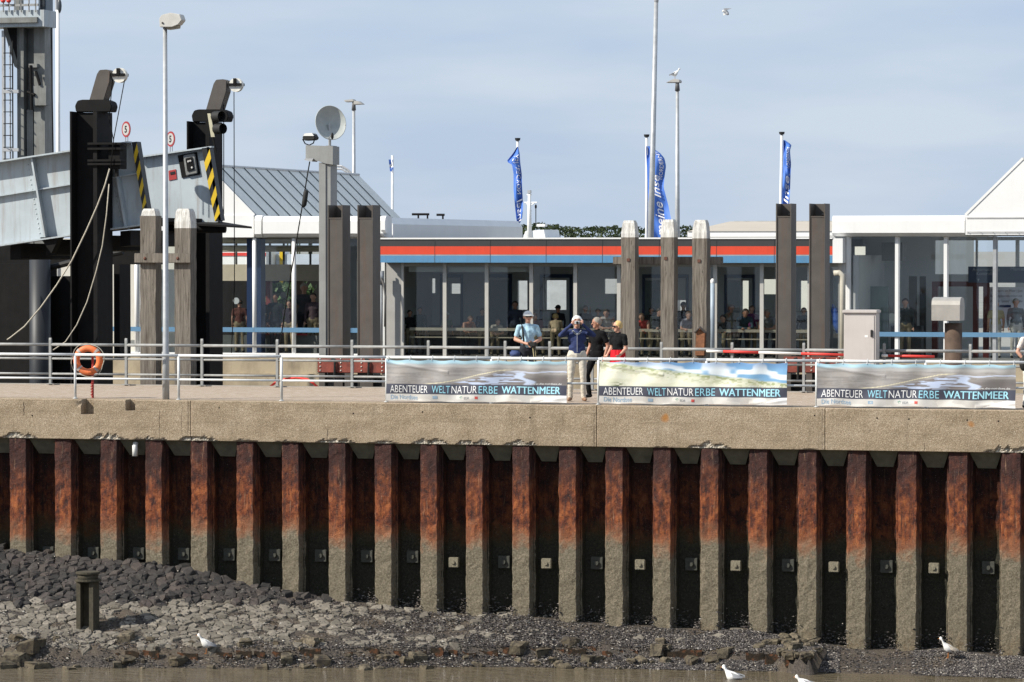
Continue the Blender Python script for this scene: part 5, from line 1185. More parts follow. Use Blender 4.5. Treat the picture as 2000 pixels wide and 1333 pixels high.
# things seen through the glass on the left: white van bodies, green hedge
o = thing('white_container', 'white container glimpsed through the left pavilion glass', 'container', P(470, 690, 48)); MB().box(U(425, 48), U(520, 48), 48, 50.4, Wz(470, 530, 48), Wz(470, 492, 48)).build('body', WHITE, o); MB().box(U(426, 48), U(519, 48), 48.05, 50.3, 0, Wz(470, 530, 48)-.003).build('dark_infill', BLACKST, o); MB().box(U(425, 48), U(520, 48), 47.97, 47.995, Wz(470, 500, 48), Wz(470, 494, 48)).build('stripe', SR, o)  # dark boxes added under the bodies to darken the view through the glass
o = thing('white_container', 'pale blue container glimpsed right of the white one through the glass', 'container', P(575, 690, 49)); MB().box(U(540, 49), U(640, 49), 49, 51.4, Wz(575, 530, 49), Wz(575, 497, 49)).build('body', mat('pale_blue_paint', (.45,.50,.58), .5), o); MB().box(U(541, 49), U(639, 49), 49.05, 51.3, 0, Wz(575, 530, 49)-.003).build('dark_infill', BLACKST, o); MB().box(U(548, 49), U(554, 49), 48.9, 48.99, .3, Wz(575, 490, 49)).build('ladder', YEL, o)
mb = MB(); r = np.random.default_rng(9)
for _ in range(1500):
    q = Vector((r.uniform(U(500, 44), U(600, 44)), 44+r.normal(0, .4), r.uniform(.2, Wz(550, 555, 44)))); e1 = Vector(r.normal(0, 1, 3)).normalized()*.12; e2 = e1.cross(Vector(r.normal(0, 1, 3)).normalized()).normalized()*.09
    mb.add([q-e1, q+e2, q+e1, q-e2], [(0, 1, 2, 3)])
o = thing('hedge', 'green hedge glimpsed through the left pavilion glass', 'hedge', (U(550, 44), 44, 0)); stuff(mb.build('leaves', mat('hedge_leaf', (.035,.07,.018), .7, 0, .4, 5), o)); MB().box(U(505, 44), U(595, 44), 43.95, 44.05, 0, Wz(550, 575, 44)).build('stems', mat('hedge_stem', (.03,.04,.02)), o)
# ship mast
sm_ = thing('ship', 'white ship mast and wheelhouse top above the striped hall roof', 'ship', P(1035, 690, 110)); V = 110
MB().tube([P(1034, 470, V), P(1034, 372, V)], [.14, .07], 8).build('mast', WHITE, sm_, True)
for y, a, b in ((396,1024,1049),(381,1029,1038),(412,1031,1038)): MB().tube([P(a, y, V), P(b, y, V)], .04, 6).build('yard', WHITE, sm_)
MB().tube([P(1027, 396, V), P(1034, 404, V)], .03, 6).build('stay', WHITE, sm_); MB().tube([P(1034, 404, V), P(1045, 396, V)], .03, 6).build('stay', WHITE, sm_)
MB().box(P(1031, 378, V).x, P(1037, 378, V).x, V-.1, V+.1, P(1031, 378, V).z, P(1031, 372, V).z).build('radar', GALV, sm_)
MB().tube([P(1046.5, 400, V), P(1046.5, 440, V)], .025, 5).build('halyard', BLACKST, sm_); MB().ell(P(1046.5, 404, V), (.06, .06, .12), 8, 5).build('lantern', BLACKST, sm_)
MB().prism([P(1020,470,V), P(1026,452,V), P(1062,449,V), P(1066,470,V)], (0, 3, 0)).build('wheelhouse', WHITE, sm_); MB().box(P(1048, 441, V).x, P(1064, 441, V).x, V, V+.5, P(1048, 443, V).z, P(1048, 438, V).z).build('radar_scanner', WHITE, sm_)
MB().box(P(1000, 480, V).x, P(1120, 480, V).x, V-1, V+5, -3, P(1000, 466, V).z).build('hull', mat('ship_grey', (.4,.41,.42), .5), sm_)
# small frame rails on the roof
for x0, x1, y0, lb in ((805,838,419,'black roof rail frame near the zinc roof end'), (853,868,420,'small roof rail frame right of the zinc roof')):
    o = thing('roof_frame', lb, 'frame', P(x0, 428, 45)); V = 45
    MB().tube([P(x0, y0, V), P(x1, y0, V)], .045, 6).build('bar', BLACKST, o)
    for x in (x0+12, x1-3): MB().tube([P(x, y0, V), P(x, 434, V)], .03, 6).build('leg', BLACKST, o)
# scaffold tube bundle on the roof ridge
sc_ = thing('lattice_boom', 'short lattice boom above the zinc roof ridge', 'crane boom', P(670, 340, 60)); V = 60
for k in (0, 6): MB().tube([P(655, 324+k, V), P(668, 325+k, V), P(680, 332+k, V), P(688, 341+k, V)], .04, 6).build('chord', GALV, sc_)
for i in range(7): MB().tube([P(655+i*4.5, 324+(i > 2)*(i-2)*2.4, V), P(659+i*4.3, 331+(i > 2)*(i-2)*2.2, V)], .025, 5).build('lacing', GALV, sc_)
# distant lamp posts and poles
def far_lamp(x, y0, V, heads, label, xb=None):
    o = thing('lamp_post', label, 'street lamp', P(x, 690, V)); g_ = P(xb or x, 690, V); MB().tube([Vector((g_.x, V, 0)), P(x, y0+8, V)], [.11, .055], 10).build('pole', GALV, o, True)
    MB().tube([P(x, y0+20, V), P(x, y0+2, V)], [.09, .06], 8).build('collar', mat('lamp_collar', (.09,.09,.09), .6), o, True)
    for pts in heads: MB().prism([P(a, b, V-.1) for a, b in pts], (0, .35, 0)).build('lamp_head', mat('far_lamp_head', (.36,.35,.33), .5), o, bevel=.02)
far_lamp(691, 196, 62, [[(671,196),(689,194),(692,199),(674,200)], [(690,197),(700,198),(708,204),(691,205)]], 'distant twin-head lamp post behind the zinc roof')
far_lamp(1323, 158, 50, [[(1300,162),(1316,154),(1327,156),(1328,162)]], 'lamp post with a gull on its head behind the timber posts')
o = thing('flag_mast', 'tall bare galvanised mast leaning slightly, crossing the middle flag', 'mast', P(1270, 690, 40)); MB().tube([P(1266, 690, 40), P(1281.5, 5, 40)], [.115, .068], 12).build('pole', GALV, o, True); MB().ell(P(1281.8, 0, 40), (.08, .08, .16), 10, 6).build('cap', GALV, o, True)
for x, y in ((1145, 420), (1163, 400), (1440, 425), (1437, 424)):
    pass

# ================================================================== PEOPLE
def capsule(mb, a, b, ra, rb, n=10, sq=1.0, ydir=None):
    """tapered limb with round ends; sq flattens it front to back"""
    a, b = Vector(a), Vector(b); d = (b-a); ln = d.length
    d = d.normalized() if ln > 1e-5 else Vector((0, 0, 1))
    x = Vector((1, 0, 0)) if abs(d.x) < .9 else Vector((0, 1, 0)); y = d.cross(x).normalized(); x = y.cross(d)
    vs_, rings = [], []
    for k in range(5): t_ = math.pi/2*(1-k/4); rings.append((a-d*ra*math.sin(t_), ra*math.cos(t_)))
    for k in range(5): t_ = math.pi/2*k/4; rings.append((b+d*rb*math.sin(t_), rb*math.cos(t_)))
    for c0, r_ in rings:
        for j in range(n):
            q = 2*math.pi*j/n; p = x*math.cos(q)*max(r_, 1e-4)+y*math.sin(q)*max(r_, 1e-4)*sq; vs_.append(c0+p)
    fs_ = [(i*n+j, i*n+(j+1) % n, (i+1)*n+(j+1) % n, (i+1)*n+j) for i in range(len(rings)-1) for j in range(n)]
    fs_ += [tuple(range(n-1, -1, -1)), tuple((len(rings)-1)*n+j for j in range(n))]
    mb.add(vs_, fs_)
STAND = dict(pel=(0, 0, .95), wst=(0, 0, 1.08), chs=(0, 0, 1.28), nck=(0, .01, 1.46), hd=(0, -.015, 1.61), shl=(-.185, .01, 1.40), shr=(.185, .01, 1.40), ell=(-.235, .03, 1.13), elr=(.235, .03, 1.13), wrl=(-.235, -.06, .90), wrr=(.235, -.06, .90),
             hpl=(-.09, 0, .92), hpr=(.09, 0, .92), knl=(-.105, -.02, .50), knr=(.105, -.02, .50), anl=(-.11, .03, .09), anr=(.11, .03, .09), tol=(-.13, -.13, .04), tor=(.13, -.13, .04))
LEAN = dict(STAND, pel=(0, .30, .86), wst=(0, .22, .97), chs=(0, .08, 1.06), nck=(0, -.08, 1.16), hd=(0, -.17, 1.27), shl=(-.18, -.02, 1.12), shr=(.18, -.02, 1.12), ell=(-.22, -.12, .86), elr=(.22, -.12, .86), wrl=(.03, -.22, .84), wrr=(-.03, -.20, .82),
            hpl=(-.09, .28, .84), hpr=(.09, .28, .84), knl=(-.11, .22, .46), knr=(.11, .22, .46), anl=(-.12, .30, .09), anr=(.12, .30, .09), tol=(-.13, .14, .04), tor=(.13, .14, .04))
def cloth(n, c, r=.9): return mat('cloth_'+n, c, r, 0, .16, 9, bump=.5, bscale=16, dist=.03, spec=.1)
SKIN = mat('skin', (.50,.27,.19), .55, 0, .06, 10); SKIN2 = mat('tanned_skin', (.38,.19,.125), .55, 0, .06, 10)
def person(label, px, v, z_top, yaw=0, pose=None, base=STAND, sleeve='short', mats=None, hair=None, cap=None, hairlen=.0, voxel=.03, glasses=False, group=None, fine=False, legs=True, bulk=1.0, skin=SKIN, shoes=None):
    J = dict(base); J.update(pose or {}); J = {k: Vector(q) for k, q in J.items()}
    top = J['hd'].z+.125; sc = z_top/top; u = U(px, v, 640)
    shirt, trous = mats; shoes = shoes or RUBBER
    o = thing('person', label, 'person', (u, v, 0), group)
    M = Matrix.Rotation(yaw, 3, 'Z'); W = lambda q: Vector((u, v, 0))+(M @ Vector(q))*sc
    segs = []   # (a, b, ra, rb, class)
    B = bulk
    segs += [(J['pel']+Vector((-.06, 0, 0)), J['pel']+Vector((.06, 0, 0)), .115*B, .115*B, 1), (J['wst']+Vector((-.05, 0, 0)), J['wst']+Vector((.05, 0, 0)), .108*B, .108*B, 0),
             (J['chs']+Vector((-.06, 0, 0)), J['chs']+Vector((.06, 0, 0)), .118*B, .118*B, 0), (J['wst'], J['chs'], .12*B, .13*B, 0), (J['pel'], J['wst'], .125*B, .12*B, 0), (J['shl']*.92+J['shr']*.08, J['shl']*.08+J['shr']*.92, .060, .060, 0), (J['chs'], J['nck'], .10, .062, 0), (J['nck'], J['hd'], .056, .056, 2)]
    hd = J['hd']
    fwd = Vector((0, -1, 0))
    if 'look' in J: fwd = J['look'].normalized()
    segs += [(hd+Vector((0, 0, .03)), hd+Vector((0, 0, .03))+fwd*-.025, .092, .092, 2), (hd+fwd*.02+Vector((0, 0, -.045)), hd+fwd*.035+Vector((0, 0, -.075)), .066, .045, 2), (hd+fwd*.085+Vector((0, 0, .0)), hd+fwd*.105+Vector((0, 0, -.022)), .014, .018, 2)]
    sd = Vector((fwd.y, -fwd.x, 0)).normalized()
    for k in (-1, 1): segs.append((hd+sd*.086*k+Vector((0, 0, .01)), hd+sd*.092*k+Vector((0, 0, -.025)), .018, .014, 2))
    for s_ in 'lr':
        a, e, w = J['sh'+s_], J['el'+s_], J['wr'+s_]; mid = a.lerp(e, .62)
        segs += [(a, mid, .056, .050, 0), (mid, e, .046, .040, 0 if sleeve == 'long' else 2), (e, e.lerp(w, .4), .042, .040, 0 if sleeve == 'long' else 2), (e.lerp(w, .4), w, .038, .027, 0 if sleeve == 'long' else 2)]
        if sleeve != 'long': segs[-4] = (a, mid, .056, .058, 0 if sleeve == 'short' else 2)
        hdv = (J['hand'+s_]-w).normalized() if 'hand'+s_ in J else (w-e).normalized()
        side = hdv.cross(Vector((0, -1, 0)) if abs(hdv.y) < .8 else Vector((1, 0, 0))).normalized(); nrm = side.cross(hdv)
        palm = w+hdv*.055
        segs += [(w, palm+side*.018, .024, .022, 2), (w, palm-side*.018, .024, .022, 2)]
        if fine:
            for fi, (off, ln) in enumerate(((.030, .070), (.011, .080), (-.010, .075), (-.029, .060))):
                k0 = palm+side*off+hdv*.025; k1 = k0+hdv*ln*.5+nrm*.010; k2 = k1+hdv*ln*.30+nrm*.030
                segs += [(k0, k1, .0105, .0098, 2), (k1, k2, .0098, .0085, 2)]
            t0 = w+hdv*.025+side*.028; t1 = t0+side*.030+hdv*.028+nrm*.012; segs += [(t0, t1, .013, .011, 2), (t1, t1+hdv*.028+nrm*.012, .011, .009, 2)]
        else: segs.append((palm, palm+hdv*.07+nrm*.02, .030, .020, 2))
        h, k, an, to = J['hp'+s_], J['kn'+s_], J['an'+s_], J['to'+s_]
        if legs: segs += [(h, k, .092*B, .066, 1), (k, an, .064, .050, 1), (an+Vector((0, .035, -.045)), to, .042, .036, 3)]
    mb = MB()
    for a, b, ra, rb, c_ in segs: capsule(mb, a, b, ra, rb, 12 if fine else 8)
    me = bpy.data.meshes.new('body'); me.from_pydata([tuple(p) for p in mb.v], [], mb.f); tmp = bpy.data.objects.new('tmp', me); COL.objects.link(tmp)
    rm = tmp.modifiers.new('r', 'REMESH'); rm.mode = 'VOXEL'; rm.voxel_size = voxel
    sm_m = tmp.modifiers.new('s', 'SMOOTH'); sm_m.factor = .5; sm_m.iterations = 2 if not fine else 4
    dg = bpy.context.evaluated_depsgraph_get(); m2 = bpy.data.meshes.new_from_object(tmp.evaluated_get(dg)); bpy.data.objects.remove(tmp); bpy.data.meshes.remove(me)
    n = len(m2.vertices); co = np.empty(n*3); m2.vertices.foreach_get('co', co); co = co.reshape(-1, 3)
    fc = np.array([co[list(p.vertices)].mean(0) for p in m2.polygons])
    best = np.full(len(fc), 1e9); cls = np.zeros(len(fc), int)
    for a, b, ra, rb, c_ in segs:
        a, b = np.array(a), np.array(b); ab = b-a; L2 = max(ab@ab, 1e-9); t_ = np.clip(((fc-a)@ab)/L2, 0, 1)
        d = np.linalg.norm(fc-(a+t_[:, None]*ab), axis=1)-(ra+(rb-ra)*t_); w = d < best; best[w] = d[w]; cls[w] = c_
    # belt line: below the waist is trousers
    cls[(cls == 0) & (fc[:, 2] < (J['pel'].z+.02 if base is STAND else -1)) & (np.abs(fc[:, 0]) < .17)] = 1
    for q in (shirt, trous, skin, shoes): m2.materials.append(q)
    m2.polygons.foreach_set('material_index', cls.astype(np.int32)); m2.polygons.foreach_set('use_smooth', [True]*len(m2.polygons))
    # creases of the cloth
    if fine:
        dsp = np.zeros(n); nrm_ = np.empty(n*3); m2.vertices.foreach_get('normal', nrm_); nrm_ = nrm_.reshape(-1, 3)
        vc = np.zeros(n, int); 
        for p, c_ in zip(m2.polygons, cls):
            for vi_ in p.vertices: vc[vi_] = c_
        for i in range(n):
            if vc[i] in (0, 1): dsp[i] = .010*(vnoise(co[i, 0]*14+3*co[i, 2], co[i, 2]*22+co[i, 1]*9, 5)-.4)
        co = co+nrm_*dsp[:, None]
    R3 = np.array(M)*sc; m2.vertices.foreach_set('co', (co@R3.T).ravel()); m2.update()
    ob = bpy.data.objects.new('body', m2); COL.objects.link(ob); ob.parent = o
    # hair, cap, glasses
    def headshell(rx, c_lo, grow, m_, name, back=0.0):
        mb = MB(); nu, nv = 28, 14
        f2 = fwd; s2 = sd
        def fn(a, t_):
            ct, st = math.cos(t_), math.sin(t_); f_ = math.cos(a)
            lim = c_lo+.9*max(0, f_)   # rises above the face
            tt = t_*(1-.42*max(0, f_)) if grow else t_
            ct, st = math.cos(tt), math.sin(tt)
            p = hd+Vector((0, 0, .02))-f2*.012+(f2*math.cos(a)+s2*math.sin(a))*(rx+(.013*(vnoise(a*3.5, tt*5, 3)-.35)+.008*(vnoise(a*9, tt*11, 8)-.5) if grow else 0))*st+Vector((0, 0, rx*1.08*ct+(.010*(vnoise(a*3.5, tt*5, 3)-.4) if grow else 0)))
            if back and tt > 1.5 and f_ < .2: p = p+Vector((0, 0, -back*(tt-1.5)))
            return W(p+Vector((0, 0, .0))) 
        mb.grid(fn, list(np.linspace(0, 2*math.pi, nu)), list(np.linspace(.02, c_lo, nv)), flip=True)
        return mb.build(name, m_, o, True)
    if hair: headshell(.100 if not cap else .095, 1.95, True, hair, 'hair', hairlen)
    if cap:
        headshell(.104, 1.40, False, cap, 'cap'); mb = MB()
        def vis(a, r_):
            dr_ = fwd*math.cos(a)+sd*math.sin(a); k = .094+r_*.080*max(0, math.cos(a))**.8; return W(hd+Vector((0, 0, .055-.02*r_))+dr_*k)
        mb.grid(vis, list(np.linspace(-.95, .95, 13)), [0, .5, 1]); mb.grid(lambda a, r_: vis(a, r_)-Vector((0, 0, .012)), list(np.linspace(-.95, .95, 13)), [0, .5, 1], flip=True); mb.build('cap_visor', cap, o, True)
    if glasses:
        mb = MB()
        for k in (-1, 1): mb.ell(W(hd+fwd*.086+sd*.036*k+Vector((0, 0, .012))), (.030, .02, .020), 10, 6)
        mb.tube([W(hd+fwd*.085-sd*.07+Vector((0, 0, .018))), W(hd+fwd*.1+Vector((0, 0, .018))), W(hd+fwd*.085+sd*.07+Vector((0, 0, .018)))], .007, 5)
        for k in (-1, 1): mb.tube([W(hd+fwd*.08+sd*.07*k+Vector((0, 0, .018))), W(hd-fwd*.01+sd*.096*k+Vector((0, 0, .018)))], .006, 5)
        mb.build('sunglasses', RUBBER, o, True)
    elif fine:
        for k in (-1, 1):
            MB().ell(W(hd+fwd*.082+sd*.034*k+Vector((0, 0, .012))), (.012, .010, .008), 8, 5).build('eye', flat('eye_dark', (.03,.025,.02), .3), o, True)
    if fine: MB().ell(W(hd+fwd*.083+Vector((0, 0, -.052))), (.020, .010, .006), 8, 5).build('mouth', mat('lips', (.30,.09,.075), .5), o, True)
    return o, W, J
def vfor(px, py, z):
    lo, hi = -2., 40.
    for _ in range(40):
        m = (lo+hi)/2
        if Wz(px, py, m) > z: lo = m
        else: hi = m
    return lo
WCAP = cloth('white_cap', (.70,.69,.66)); GREYH = mat('grey_hair', (.26,.23,.19), .7, 0, .3, 40, bump=.6, bscale=60); BLONDE = mat('blonde_hair', (.56,.38,.15), .6, 0, .25, 40, bump=.6, bscale=60); DARKH = mat('dark_hair', (.035,.026,.02), .6, 0, .3, 40); BROWNH = mat('brown_hair', (.10,.055,.03), .6, 0, .3, 40)
YC = TH                                   # turning a figure by this much makes it face the camera
# man in light blue shirt
v1 = vfor(1031, 608, 1.83)
o, W, J = person('man in light blue shirt, white cap and sunglasses holding walking poles', 1031, v1, 1.83, YC+.15, dict(ell=(-.26, .02, 1.14), elr=(.27, .03, 1.14), wrl=(-.04, -.20, 1.05), wrr=(.08, -.20, 1.06), handl=(.04, -.22, 1.04), handr=(.0, -.22, 1.06)), sleeve='short', mats=(cloth('light_blue_shirt', (.34,.50,.60)), cloth('dark_shorts', (.025,.027,.035))), cap=WCAP, glasses=True, voxel=.0095, fine=True, hair=GREYH, group='people on the quay')
mb = MB(); mb.tube([W((-.10, -.135, 1.02)), W((-.12, -.15, 1.2)), W((-.13, -.11, 1.36)), W((-.135, -.01, 1.445)), W((-.13, .11, 1.36)), W((-.10, .13, 1.1))], .022, 6); mb.build('shoulder_strap', RUBBER, o, True)
MB().box(*[q for pr in zip(W((-.02, -.27, 1.0)), W((.16, -.20, 1.09))) for q in pr]).build('belt_pouch', RUBBER, o, bevel=.012)
for i, (du, dv) in enumerate(((0, 0), (.05, .03))):
    q = MB().tube([W((.06+du, -.25+dv, 1.02)), W((.17+du, -.30+dv, .03))], .010, 6).build('walking_pole', mat('pole_ochre', (.30,.25,.13), .5), None, True, loc=W((.17+du, -.30+dv, .0))); tag(q, 'slim walking pole held by the man in light blue, '+('left one' if i == 0 else 'right one'), 'pole', 'walking poles')
q = W((-.27, -.05, .86)); MB().box(q.x-.12, q.x+.10, q.y-.06, q.y+.07, q.z-.10, q.z+.055).build('waist_bag', cloth('navy_bag', (.05,.07,.16)), o, True, bevel=.03)
# photographer
v2 = vfor(1128, 617, 1.80)
o, W, J = person('man in navy jacket, white cap and pale trousers photographing with raised arms', 1127, v2, 1.80, YC, dict(ell=(-.34, -.10, 1.34), elr=(.34, -.10, 1.34), wrl=(-.115, -.21, 1.565), wrr=(.115, -.21, 1.565), handl=(-.06, -.20, 1.62), handr=(.06, -.20, 1.62), hpl=(-.10, 0, .92), hpr=(.10, 0, .92), knl=(-.125, -.02, .50), knr=(.125, -.02, .5), anl=(-.135, .03, .09), anr=(.135, .03, .09), tol=(-.17, -.12, .04), tor=(.17, -.12, .04)), sleeve='long', mats=(cloth('navy_jacket', (.035,.048,.12)), cloth('cream_trousers', (.56,.52,.44))), cap=WCAP, hair=GREYH, voxel=.0095, fine=True, bulk=1.12, group='people on the quay', shoes=mat('tan_shoe', (.26,.15,.09), .6))
cm = thing('camera', 'small silver camera held up by the man in the navy jacket', 'camera', W((0, -.24, 1.58))); c0 = W((0, -.235, 1.60))
MB().box(c0.x-.055, c0.x+.055, c0.y-.02, c0.y+.02, c0.z-.032, c0.z+.036).build('camera_body', mat('silver_plastic', (.55,.55,.55), .35, .3), cm, bevel=.006); MB().tube([c0, c0+Vector((.012, -.05, 0))], .027, 14).build('lens', RUBBER, cm, True)
MB().tube([c0+Vector((-.055, 0, .01)), W((-.09, -.13, 1.42)), W((0, -.16, 1.36)), W((.09, -.13, 1.42)), c0+Vector((.055, 0, .01))], .006, 5).build('strap', RUBBER, cm)
mb = MB(); mb.tube([W((0, -.150, 1.38)), W((0, -.160, 1.2)), W((0, -.155, 1.0))], .008, 5); mb.build('zip', mat('zip_grey', (.25,.26,.3)), o)
mb = MB(); mb.tube([W((-.09, -.085, 1.43)), W((-.04, -.12, 1.38)), W((0, -.15, 1.36)), W((.04, -.12, 1.38)), W((.09, -.085, 1.43))], .022, 6); mb.build('collar', cloth('pale_collar', (.40,.42,.46)), o, True)
# man in black, walking left
v3 = 3.1
o, W, J = person('grey-haired man in black shirt and black trousers walking to the left', 1166, v3, Wz(1166, 620, v3), YC-.85, dict(look=(-.45, -1, 0), ell=(-.23, .02, 1.12), elr=(.24, .10, 1.13), wrl=(-.23, -.10, .90), wrr=(.24, .0, .90), hpl=(-.09, 0, .92), hpr=(.09, 0, .92), knl=(-.10, -.20, .52), knr=(.10, .03, .50), anl=(-.10, -.13, .11), anr=(.10, .30, .14), tol=(-.10, -.29, .05), tor=(.11, .17, .045)), sleeve='short', mats=(cloth('black_shirt', (.009,.009,.010)), cloth('black_trousers', (.008,.008,.009))), hair=GREYH, voxel=.0095, fine=True, group='people on the quay', skin=SKIN2)
q = MB(); letter(q, 'III', lambda a, b: W((.07+a, .148, 1.22+b)), 0, .06, 0, .12); q.build('shirt_print', mat('grey_print', (.16,.16,.17)), o)
# blonde woman
v4 = 2.6
o, W, J = person('blonde woman in black top with sunglasses and red jacket at her waist', 1207, v4, Wz(1207, 627, v4), YC-.75, dict(look=(-.6, -1, -.15), ell=(-.20, .02, 1.14), elr=(.21, .03, 1.13), wrl=(-.17, -.15, 1.0), wrr=(.18, -.14, .99)), sleeve='short', mats=(cloth('black_top', (.011,.011,.012)), cloth('dark_jeans', (.02,.022,.03))), hair=BLONDE, hairlen=.06, glasses=True, voxel=.0095, fine=True, bulk=.92, group='people on the quay')
mb = MB(); r = np.random.default_rng(4)
mb.grid(lambda a, t_: W((.165*math.cos(a)*(1+.25*t_)+.015*math.sin(a*9), .145*math.sin(a)*(1+.3*t_)+.012*math.cos(a*11), 1.10-.46*t_*(1+.12*math.sin(a*4)))), list(np.linspace(0, 2*math.pi, 41)), list(np.linspace(0, 1, 8)), flip=True); mb.build('jacket_at_waist', cloth('red_jacket', (.55,.02,.03)), o, True)
# person cut by the right edge
v5 = .75
o, W, J = person('person in white trousers and pale top cut off by the right picture edge', 2013, v5, 1.72, YC+.5, dict(ell=(-.30, .03, 1.15), wrl=(-.22, -.08, .98)), sleeve='short', mats=(cloth('pale_top', (.62,.55,.5)), cloth('white_trousers', (.66,.65,.63))), hair=BROWNH, voxel=.011, fine=True, group='people on the quay')
MB().ell(W((-.22, -.06, .92)), (.085, .07, .16), 12, 8).build('shoulder_bag', RUBBER, o, True)

# people in the halls: (picture column, head top, pose, shirt colour, hair, sleeves, label)
INS = [(915,617,'l',(.35,.15,.08),BROWNH,'none','smiling long-haired girl in sleeveless top leaning on the rail behind the glass'),
 (970,623,'l',(.40,.36,.30),BROWNH,'short','smiling child with light shirt leaning at the glass left of the man in light blue'),
 (873,611,'s',(.18,.20,.15),None,'short','person in white cap standing behind the first window mullion'),
 (800,606,'s',(.02,.02,.022),DARKH,'long','dark-clad person at the far left of the hall windows'),
 (820,600,'s',(.05,.07,.06),DARKH,'long','dark person standing second from the left in the hall'),
 (942,603,'s',(.06,.06,.08),DARKH,'long','dim figure behind the smiling girl in the hall'),
 (1006,588,'s',(.05,.055,.08),DARKH,'long','tall dim man near the door opening behind the man in light blue'),
 (1048,612,'l',(.10,.02,.025),BROWNH,'long','person in dark red just right of the man in light blue, behind the glass'),
 (1090,596,'s',(.02,.02,.025),DARKH,'long','dark figure in dark cap in front of the bright door opening'),
 (1085,613,'l',(.45,.34,.22),BLONDE,'long','fair-haired person in beige with back turned inside the hall'),
 (1143,597,'s',(.05,.05,.06),DARKH,'long','dim person behind the photographer in the hall'),
 (1168,603,'s',(.10,.09,.09),DARKH,'short','person with one arm raised behind the grey-haired man'),
 (1186,604,'l',(.45,.40,.38),DARKH,'none','smiling dark-haired woman in pale top behind the glass near the blonde woman'),
 (1256,612,'l',(.50,.08,.07),BROWNH,'none','woman in coral red top leaning on the rail between two timber posts'),
 (1272,600,'s',(.03,.03,.03),DARKH,'long','dark person behind the woman in coral red'),
 (1284,602,'l',(.04,.045,.04),DARKH,'long','dark leaning person left of the middle timber post'),
 (1335,590,'s',(.03,.03,.035),DARKH,'short','man in dark clothes and dark cap between the middle and right timber posts'),
 (1343,608,'l',(.32,.30,.34),BROWNH,'short','person in pale grey shirt between the middle and right timber posts'),
 (1429,595,'s',(.10,.09,.06),BROWNH,'short','person in olive shirt right of the blue grey pipe'),
 (1415,615,'l',(.03,.03,.03),DARKH,'long','dark leaning person just right of the blue grey pipe'),
 (1454,603,'l',(.05,.08,.10),DARKH,'long','person in teal resting on folded arms at the rail'),
 (1468,597,'s',(.13,.03,.10),BROWNH,'short','person in purple top behind the rail near the steel piles'),
 (1500,604,'l',(.20,.20,.21),GREYH,'short','person in grey beside the last mullion left of the steel piles'),
 (1570,601,'s',(.06,.06,.065),DARKH,'long','dark-haired person between the two right steel piles'),
 (538,573,'s',(.03,.035,.035),DARKH,'long','broad man in dark clothes standing in the left pavilion'),
 (468,585,'s',(.14,.06,.05),DARKH,'short','person with back turned behind the round white sticker in the left pavilion'),
 (510,577,'s',(.05,.055,.05),BROWNH,'short','person half hidden by the dark blue column in the left pavilion'),
 (565,586,'s',(.04,.03,.04),DARKH,'long','smaller dark person right of the broad man in the left pavilion'),
 (594,554,'s',(.06,.06,.065),GREYH,'long','tall man further back in the left pavilion'),
 (612,572,'s',(.10,.07,.08),DARKH,'long','person beside the dish column in the left pavilion'),
 (689,610,'s',(.05,.07,.20),DARKH,'short','person in blue between the two brown steel piles on the left'),
 (1945,588,'s',(.45,.39,.24),None,'short','person in cream vest with back turned at the ticket gates'),
 (1984,583,'s',(.16,.17,.18),GREYH,'long','grey-haired man in grey jacket at the ticket gates'),
 (1768,583,'s',(.05,.06,.06),DARKH,'long','dark person standing by the ticket desk in the right pavilion')]
TR = [cloth('dark_trousers', (.03,.032,.04)), cloth('khaki_trousers', (.25,.20,.13)), cloth('pale_trousers', (.5,.47,.42))]
for i, (x, y, k, c_, hr, sl, lb) in enumerate(INS):
    v = VH+(.36 if k == 'l' else .95+.35*(i % 3)); 
    if x in (594, 1945, 1984): v = VH+2.0
    z = Wz(x, y, v); back = 'back turned' in lb
    person(lb, x, v, z, YC+(math.pi if back else random.uniform(-.5, .5)), dict(ell=(-.30, -.10, 1.44), wrl=(-.27, -.16, 1.70), handl=(-.27, -.16, 1.8)) if x == 1168 else None, LEAN if k == 'l' else STAND, sl, (cloth('crowd_%d' % i, c_), TR[2 if x in (1945, 1984) else i % 2]), hair=hr, cap=WCAP if 'white cap' in lb else cloth('dark_cap', (.02,.02,.022)) if 'dark cap' in lb else None, hairlen=.10 if 'girl' in lb or 'woman' in lb else 0, voxel=.026, skin=SKIN if i % 2 else SKIN2, group='people waiting behind the glass')
# bag on a stand: blue umbrella inside the right end of the hall
o = thing('parasol', 'folded bright blue parasol behind the window near the right steel pile', 'parasol', P(1638, 690, VH+.5)); MB().tube([P(1640, 650, VH+.5), P(1636, 632, VH+.5), P(1630, 605, VH+.5), P(1627, 594, VH+.5)], [.10, .16, .10, .02], 10).build('canopy', mat('bright_blue_cloth', (.02,.10,.50), .6, 0, .2, 10), o, True)

